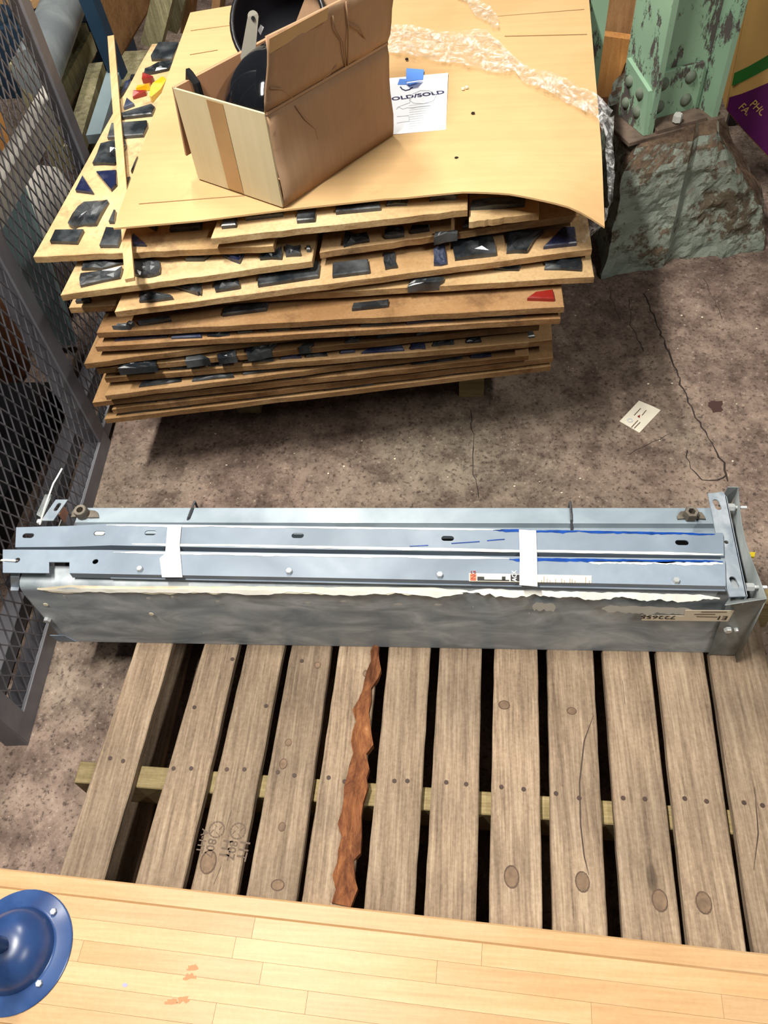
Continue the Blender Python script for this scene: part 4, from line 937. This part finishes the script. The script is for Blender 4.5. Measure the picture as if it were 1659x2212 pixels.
# ------------------------------------------------------------ card on floor and crumbs
cp = [P(x, y, 0) for x, y in ((1338, 911), (1381, 936), (1427, 887), (1410, 880), (1380, 867))]
ticket = thing('paper_ticket', tuple(P(1382, 902, 0)), 'crumpled printed paper card lying on the concrete floor', 'paper card')
bm = BM(); prism(bm, cp, .001, [.002, .003, .002, .004, .003]); fin('card_face', bm, 'cardpaper', ticket)
d1 = (cp[2]-cp[1]).normalized()
for x0, y0, x1, y1 in ((1364, 923, 1378, 908), (1370, 925, 1383, 912), (1370, 897, 1384, 882), (1387, 897, 1396, 886)):
    bm = BM(); bar(bm, P(x0, y0, .0042), P(x1, y1, .0042), .002, .0006); fin('printed_line', bm, 'pencil' if False else 'stamp', ticket)
bm = BM(); c = P(1361, 908, .004)
for k in range(12):
    a0, a1 = k*math.pi/6, (k+1)*math.pi/6; bm.faces.new([bm.verts.new((c.x+s*math.cos(a), c.y+s*math.sin(a), .0044)) for s, a in ((.005, a0), (.008, a0), (.008, a1), (.005, a1))])
fin('printed_ring', bm, 'pencil', ticket)
bm = BM(); prism(bm, [P(1376, 902, 0), P(1382, 898, 0), P(1381, 905, 0)], .004, .0046); fin('dark_arrow', bm, 'redink', ticket)
bm = BM(); rr = random.Random(5)
for k in range(80):
    x, y = rr.uniform(260, 1640), rr.uniform(620, 1080)
    c = P(x, y, 0); r = rr.choice((.0012, .0016, .002, .0032))
    if -1.0 < c.x < .25 and c.y > 1.5: continue
    prism(bm, [c+Vector((r*math.cos(a), r*math.sin(a)*rr.uniform(.5, 1), 0)) for a in (0, 1.5, 3, 4.6)], 0, .0012)
fin('paint_crumbs', bm, 'cream', label='white paint crumbs scattered over the concrete floor', cat='crumbs', kind='stuff')
bm = BM(); c = P(1622, 1198, PZ); prism(bm, [P(x, y, PZ) for x, y in ((1612, 1205), (1614, 1196), (1630, 1196), (1628, 1206))], PZ, PZ+.006); fin('yellow_scrap', bm, 'yellow', label='bright yellow scrap at the right end of the housing', cat='scrap')
# ------------------------------------------------------------ wire cage on the left
A0, A1 = P(62, 1606, 0), P(238, 962, 0); cd_ = (A1-A0).normalized(); ct = 2.16
cn = Vector((cd_.y, -cd_.x, 0))     # pointing right (towards the stack)
cage = thing('wire_cage', tuple(A0), 'grey steel cage with expanded-metal mesh along the left edge', 'cage')
def cg(u, v, z): return A0+cd_*u+cn*v+Vector((0, 0, z))
def cbox(nm, u0, u1, v0, v1, z0, z1):
    bm = BM(); prism(bm, [cg(u0, v0, 0), cg(u1, v0, 0), cg(u1, v1, 0), cg(u0, v1, 0)], z0, z1, .0015); fin(nm, bm, 'cage', cage)
LU = .885; LU2 = 1.5
cbox('bottom_rail', 0, LU, -.004, 0, 0, .055); cbox('bottom_rail_ledge', 0, LU, -.045, -.0045, 0.05, .055)
cbox('inner_rail', .06, LU+.9, -.13, -.085, .004, .05)
cbox('corner_post', -.002, .05, -.004, .0, .055, ct); cbox('corner_post', -.004, -.0005, -.05, .0, 0, ct)
cbox('post', LU-.05, LU, -.006, .0, .055, ct); cbox('post', LU-.05, LU-.046, -.05, -.0065, 0, ct)
cbox('bottom_rail', LU+.002, LU2, -.03, 0, 0.02, .06)
cbox('post', LU2-.05, LU2, -.03, .0, .061, ct)
cbox('top_rail', 0, LU2, -.03, .0, ct, ct+.03)
cbox('shade_shelf', .06, LU2-.06, -.62, -.06, 1.3, 1.33)  # solid sheet added overhead, unseen, to shade the inside of the cage
# expanded metal
bm = BM(); SW, LW = .034, .076
def strand(a, b):
    bar(bm, a, b, .0026, .003, cn)
for part0, part1 in ((.05, LU-.05), (LU+.0, LU2-.05)):
    nu = int((part1-part0)/SW); nz = int((ct-.05)/LW)
    for i in range(nu):
        u = part0+i*SW+SW/2
        for k in range(nz):
            z = .05+k*LW
            strand(cg(u-SW/2, -.008, z+LW/2), cg(u, -.008, z+LW)); strand(cg(u+SW/2, -.008, z+LW/2), cg(u, -.008, z+LW))
            strand(cg(u, -.008, z), cg(u-SW/2, -.008, z+LW/2)); strand(cg(u, -.008, z), cg(u+SW/2, -.008, z+LW/2))
fin('wire_mesh', bm, 'cage', cage, kind='stuff', label='diamond-shaped expanded-metal mesh')
# things stored inside the cage
bm = BM(); bar(bm, P(121, 208, .66), P(-30, 470, .66), .05, .06); fin('pale_beam', bm, 'offwhite', label='pale square beam lying lengthwise inside the cage', cat='beam')
bm = BM(); lathe(bm, [(0, 0), (.14, 0), (.15, .05), (.145, .3), (.13, .38), (.05, .40), (0, .40)], 28, Matrix.Translation((-1.36, 1.12, 0.104))); fin('blue_drum', bm, 'teal', smooth='auto', label='blue drum low inside the cage', cat='drum')
bm = BM(); lathe(bm, [(0, 0), (.12, 0), (.135, .06), (.13, .42), (.12, .45), (0, .45)], 24, Matrix.Translation((-1.48, 1.75, 0.004))); fin('rusty_barrel', bm, 'rustbrown', smooth='auto', label='rusty brown barrel inside the cage behind the pale beam', cat='barrel')
bm = BM(); bmesh.ops.create_icosphere(bm, subdivisions=3, radius=.2)
for v in bm.verts:
    v.co = Vector((v.co.x*.8, v.co.y*1.2, v.co.z*1.1)); v.co += v.co.normalized()*noise.noise(v.co*9)*.05; v.co += Vector((-1.4, 2.15, .225))
fin('white_bag', bm, 'offwhite', smooth=True, label='crumpled white bag inside the cage beside the barrel', cat='bag')
bm = BM(); bar(bm, Vector((-1.3, 1.35, .112)), Vector((-1.22, 1.55, .40)), .07, .02); fin('pale_board', bm, 'paleblue', label='pale blue board leaning inside the cage above the drum', cat='board')
bm = BM(); bar(bm, Vector((-1.28, 1.85, .02)), Vector((-1.3, 2.0, .5)), .1, .03); fin('pale_board', bm, 'paleblue', label='pale blue board standing behind the stack corner in the cage', cat='board')
bm = BM(); bar(bm, Vector((-1.75, 2.6, .004)), Vector((-1.75, 2.75, 1.0)), .25, .03); fin('orange_board', bm, 'orangeboard', label='orange wooden board at the far left inside the cage', cat='board')
bm = BM(); bar(bm, Vector((-1.55, .9, .05)), Vector((-1.5, 2.2, .05)), .09, .09); fin('old_beam', bm, 'brownboard', label='brown beam on the floor inside the cage', cat='beam')
bm = BM(); box(bm, (-1.5, .95, 0), (-1.18, 1.6, .10), .006); fin('dark_fill_low', bm, 'black', label='low black block added as dark filling inside the cage', cat='skid')  # dark boxes added to blacken the cage inside, this and the next two
bm = BM(); box(bm, (-1.95, .55, 0), (-1.72, 1.25, .7), .01); fin('dark_fill_tall', bm, 'deepblue', label='tall dark block added to blacken the near end of the cage', cat='cabinet')
bm = BM(); box(bm, (-1.72, 1.3, 0), (-1.62, 2.4, .5), .01); fin('dark_crate', bm, 'deepblue', label='dark crate added to blacken the cage deep inside', cat='crate')
# ------------------------------------------------------------ background, upper left
def bgbar(nm, a, b, wx, wy, mat, label, cat, up=(0, 0, 1)):
    bm = BM(); bar(bm, a, b, wx, wy, up); return fin(nm, bm, mat, label=label, cat=cat)
pa, pb = P(142, 0, .5), P(92, 125, .5); dpp = (pb-pa).normalized()
bm = BM(); tubep(bm, [pa-dpp*.7, pb+dpp*.12], .075, 28); fin('zinc_pipe', bm, 'zincpipe', smooth='auto', label='thick grey metal pipe running back at the upper left', cat='pipe')
tray = thing('wooden_tray', (-1.25, 2.95, .2), 'shallow wooden tray beside the grey pipe', 'tray')
tz = .30
tq = [P(x, y, tz) for x, y in ((128, 260), (205, 110), (140, 115), (95, 240))]
bm = BM(); prism(bm, tq, tz-.015, tz); fin('tray_floor', bm, 'brownboard', tray)
for a, b, h_ in ((tq[0], tq[1], .07), (tq[1], tq[2], .1)):
    bm = BM(); slab(bm, [a, b, b+Vector((0, 0, h_)), a+Vector((0, 0, h_))], (b-a).cross(Vector((0, 0, 1))), .02); fin('tray_side', bm, 'timber', tray)
bgbar('timber_batten', P(212, 150, .3), P(160, 330, .3), .055, .05, 'timber', 'weathered batten between the wooden tray and the panel stack', 'batten')
bgbar('grey_batten', P(248, 160, .34), P(205, 300, .34), .05, .03, 'greybar', 'pale blue-grey metal bar beside the topmost left panel', 'bar')
bgbar('blue_upright', PY(178, -40, 3.0), PY(258, 165, 3.0), .06, .05, 'deepblue', 'dark blue steel upright leaning behind the lath', 'upright')
bm = BM(); slab(bm, [PY(x, y, 3.25+.002*(x-200)) for x, y in ((215, -30), (258, 130), (340, -10), (345, -60), (215, -60))], (.35, 1, .1), .035); fin('maple_board', bm, 'brownboard', label='brown laminated board standing on its corner at the top left', cat='board')
bgbar('notched_timber', PY(360, -30, 3.1), PY(330, 92, 3.1), .09, .07, 'timber', 'grey ribbed timber leaning behind the stack', 'timber', (1, 0, 0))
bgbar('ribbed_timber', PY(392, -30, 3.2), PY(372, 60, 3.2), .06, .05, 'timber', 'pale narrow timber right of the grey ribbed one', 'timber', (1, 0, 0))
bgbar('brown_plank', PY(420, -60, 3.3), PY(405, 60, 3.3), .12, .03, 'brownboard', 'dark brown plank behind the cardboard sheet corner', 'plank', (1, 0, 0))
bgbar('brown_plank', PY(480, -60, 3.35), PY(470, 30, 3.35), .14, .03, 'brownboard', 'second dark brown plank right of the first behind the sheet', 'plank', (1, 0, 0))
bgbar('tan_board', P(30, -20, .4), P(105, -10, .4), .2, .03, 'lath', 'yellowish board at the very top left edge', 'board')
bm = BM(); box(bm, (-2.2, 3.6, 0), (-1.6, 4.0, .3), .01); fin('dark_crate', bm, 'deepblue', label='dark crate under the thick grey pipe', cat='crate')
# pipe and tray supports
bm = BM(); box(bm, (-1.68, 2.95, 0), (-1.52, 3.15, .42), .01); fin('support_block', bm, 'timber', label='timber block under the near end of the grey pipe', cat='block')
bm = BM(); box(bm, (-1.40, 2.95, 0), (-1.28, 3.35, .28), .01); fin('support_block', bm, 'timber', label='timber block under the shallow wooden tray', cat='block')
# ------------------------------------------------------------ column, pier, planks and sack at the right
pf = [P(1302, 600, 0), P(1432, 578, 0), P(1446, 562, 0), P(1545, 552, 0), P(1560, 560, 0), P(1640, 540, 0)]
yb = 2.72
foot = [(p.x, p.y) for p in pf]+[(pf[-1].x+.03, pf[-1].y+.15), (pf[-1].x-.02, yb), (pf[0].x+.02, yb), (pf[0].x-.005, pf[0].y+.2)]
bm = BM(); nlev = 26; rings = []
zt_ = lambda x: .40 if x < .84 else .40-1.0*(x-.84)
fp = []
for i in range(len(foot)):
    a, b = Vector(foot[i]), Vector(foot[(i+1) % len(foot)]); n = max(2, int((b-a).length/.014))
    fp += [a.lerp(b, k/n) for k in range(n)]
ce = sum(fp, Vector((0, 0)))/len(fp)
for l in range(nlev+1):
    ring = []
    for p in fp:
        t = l/nlev; z = t*zt_(p.x); s = 1-.05*t-.10*max(0, t-.86)/.14
        pos = Vector((ce.x+(p.x-ce.x)*s-(.20*t**3*max(0, (p.x-.72)/.25)), ce.y+(p.y-ce.y)*s, z)); nz = noise.noise(pos*9)*.018+noise.noise(pos*24)*.012+noise.noise(pos*60)*.005
        d = Vector((p.x-ce.x, p.y-ce.y, 0)).normalized(); ring.append(bm.verts.new(pos+d*nz))
    rings.append(ring)
for s in (.8, .55, .25):
    ring = []
    for p in fp:
        pos = Vector((ce.x+(p.x-ce.x)*s*.86-.17*max(0, (p.x-.72)/.25)*s, ce.y+(p.y-ce.y)*s*.86, zt_(p.x)+.012)); ring.append(bm.verts.new(pos+Vector((0, 0, noise.noise(pos*12)*.02))))
    rings.append(ring)
for a, b in zip(rings, rings[1:]):
    for k in range(len(fp)): bm.faces.new((a[k], a[(k+1) % len(fp)], b[(k+1) % len(fp)], b[k]))
bm.faces.new(rings[-1]); fin('concrete_pier', bm, 'pier', label='rough concrete pier with flaking pale green paint under the steel column', cat='pier')
ZC = .405
colm = thing('steel_column', tuple(P(1470, 270, ZC)), 'chipped mint-green riveted steel column on the concrete pier', 'column')
cL, cR = P(1400, 300, ZC), P(1540, 262, ZC); cx_ = (cR-cL).normalized(); cy_ = Vector((-cx_.y, cx_.x, 0)); CW = (cR-cL).length
def cc(u, v, z): return cL+cx_*u+cy_*v+Vector((0, 0, z-ZC))
def cprism(nm, u0, u1, v0, v1, z0, z1, mat='mint', bev=.002):
    bm = BM(); prism(bm, [cc(u0, v0, 0), cc(u1, v0, 0), cc(u1, v1, 0), cc(u0, v1, 0)], z0, z1, bev); fin(nm, bm, mat, colm)
HT = 2.6
cprism('flange', -.006, .012, 0, .16, ZC+.012, HT); cprism('flange', CW-.006, CW+.012, 0, .16, ZC+.012, HT)
cprism('web', .013, CW-.007, .07, .084, ZC+.012, HT)
cprism('base_plate', -.07, CW+.03, -.012, .2, ZC, ZC+.012, 'dirt')
cprism('base_cleat', .02, CW-.03, .055, .069, ZC+.012, ZC+.15); cprism('base_cleat', .02, CW-.03, -.008, .054, ZC+.013, ZC+.024, 'dirt')
for u, z in ((.055, .055), (CW-.07, .055), (.055, .118), (CW-.07, .118)):
    bm = BM(); m = (-cy_).to_track_quat('Z', 'Y').to_matrix().to_4x4(); m.translation = cc(u, .055, ZC+z); lathe(bm, [(.018, 0), (.016, .006), (.010, .011), (0, .013)], 12, m); fin('rivet', bm, 'rivet', colm, smooth=True)
bm = BM(); slab(bm, [cc(-.012, .0, ZC+.013), cc(-.012, .14, ZC+.013), cc(-.012, .14, ZC+.17), cc(-.012, .015, ZC+.13)], cx_, .012); fin('gusset', bm, 'mint', colm)
for v, z in ((.05, .06), (.05, .11), (.11, .06), (.11, .12)):
    bm = BM(); m = (-cx_).to_track_quat('Z', 'Y').to_matrix().to_4x4(); m.translation = cc(-.018, v, ZC+z); lathe(bm, [(.016, 0), (.014, .006), (.009, .010), (0, .012)], 12, m); fin('rivet', bm, 'rivet', colm, smooth=True)
bm = BM(); hexbolt(bm, P(1462, 262, ZC+.03), .013, .022); fin('anchor_nut', bm, 'filler', colm)
bm = BM(); q0 = P(1292, 262, ZC); box(bm, (q0.x-.05, q0.y+.10, .412), (q0.x-.0, q0.y+.16, HT), .002); fin('green_post', bm, 'mint', label='narrow chipped green steel post left of the riveted column', cat='post')
# planks behind the column gap
bm = BM(); slab(bm, [PY(x, y, 2.95) for x, y in ((1280, 205), (1322, 203), (1350, 130), (1400, 100), (1400, 85), (1290, 70), (1280, 120))], (0, 1, .2), .03); fin('orange_plank', bm, 'orangeboard', label='orange wooden plank seen in the gap left of the column', cat='plank')
bm = BM(); slab(bm, [PY(x, y, 3.0) for x, y in ((1282, 72), (1400, 92), (1420, -40), (1282, -40))], (0, 1, .2), .03); fin('brown_plank', bm, 'brownboard', label='brown plank above the orange one in the gap left of the column', cat='plank')
bm = BM(); box(bm, (.35, 3.06, 0), (.75, 3.5, .3), .01); fin('dark_crate', bm, 'rustbrown', label='dark brown crate behind the column', cat='crate')
ga, gb = PY(1560, 56, 3.1), PY(1640, 44, 3.1); gt = thing('low_rack', (ga.x, ga.y, 0), 'pale grey low rack behind the right flange of the column', 'rack')
bm = BM(); bar(bm, ga, gb, .03, .06); fin('rack_rail', bm, 'greywhite', gt)
for g_ in (ga, gb):
    bm = BM(); box(bm, (g_.x-.015, g_.y-.012, 0), (g_.x+.015, g_.y+.012, g_.z-.03)); fin('rack_leg', bm, 'black', gt)
bm = BM(); m = Matrix.Translation(PY(1592, 0, 3.35)); bmesh.ops.create_uvsphere(bm, u_segments=20, v_segments=12, radius=.1, matrix=m@Matrix.Diagonal((1.2, 1, .6, 1))); fin('white_bucket', bm, 'offwhite', smooth=True, label='white rounded lid at the top right behind the column', cat='lid')
# sack: leaning printed kraft sack
sk = thing('paper_sack', (1.25, 2.75, 0), 'kraft paper sack printed purple with a green stripe, right of the column', 'sack')
SY = 2.62
o_ = PY(1577, 232, SY)
sd = (PY(1625, 0, SY)-o_); sl = sd.normalized()           # left edge direction, upwards
sr = Vector((.80, -.05, -.55)).normalized()                 # print direction, down to the right
sr = (sr-sl*sr.dot(sl)).normalized(); sn = sr.cross(sl).normalized()
if sn.y > 0: sn = -sn
def sk_pt(u, v, bulge=True):
    w_ = .52; b = .055*math.sin(math.pi*min(1, max(0, u/w_)))**.6 if bulge else 0
    r_ = .06*max(0, 1-u/.07)**2
    return o_+sr*u+sl*v+sn*(b-.05)-sl*0
def skgrid(nm, u0, u1, vf0, vf1, mat, lift=0, nu=16, nv=10, **k):
    bm = BM(); g = []
    for i in range(nu+1):
        u = u0+(u1-u0)*i/nu; g.append([bm.verts.new(sk_pt(u, vf0(u)+(vf1(u)-vf0(u))*j/nv)+sn*lift) for j in range(nv+1)])
    for i in range(nu):
        for j in range(nv): bm.faces.new((g[i][j], g[i+1][j], g[i+1][j+1], g[i][j+1]))
    return fin(nm, bm, mat, sk, smooth=True, **k)
skgrid('sack_front', 0, .52, lambda u: -.03-.95*u, lambda u: .55, 'sack', solid=.004)
skgrid('sack_back', .01, .51, lambda u: -.03-.95*u, lambda u: .54, 'sack', lift=-.14)
bm = BM(); slab(bm, [o_+sl*.55-sn*.05, o_-sl*.03-sn*.05, o_-sl*.03-sn*.19, o_+sl*.54-sn*.19], sr, .004); fin('sack_side', bm, 'sack', sk)
skgrid('purple_print', .001, .5, lambda u: -.028-.94*u, lambda u: .01+.55*min(u, .2), 'purple', lift=.003)
skgrid('green_stripe', .001, .5, lambda u: .045+.7*min(u, .2), lambda u: .085+.75*min(u, .2), 'green', lift=.003)
tx = (sr*.75-sl*.66).normalized(); ty = (sl*.75+sr*.66).normalized()
for s, u, v, sz in (('PHON', .058, .0, .032), ('FARM FRE', .028, -.012, .032)):
    write(s, sz, sk_pt(u, v)+sn*.012, tx, ty, 'gold', sk, 'sack_lettering', .002)
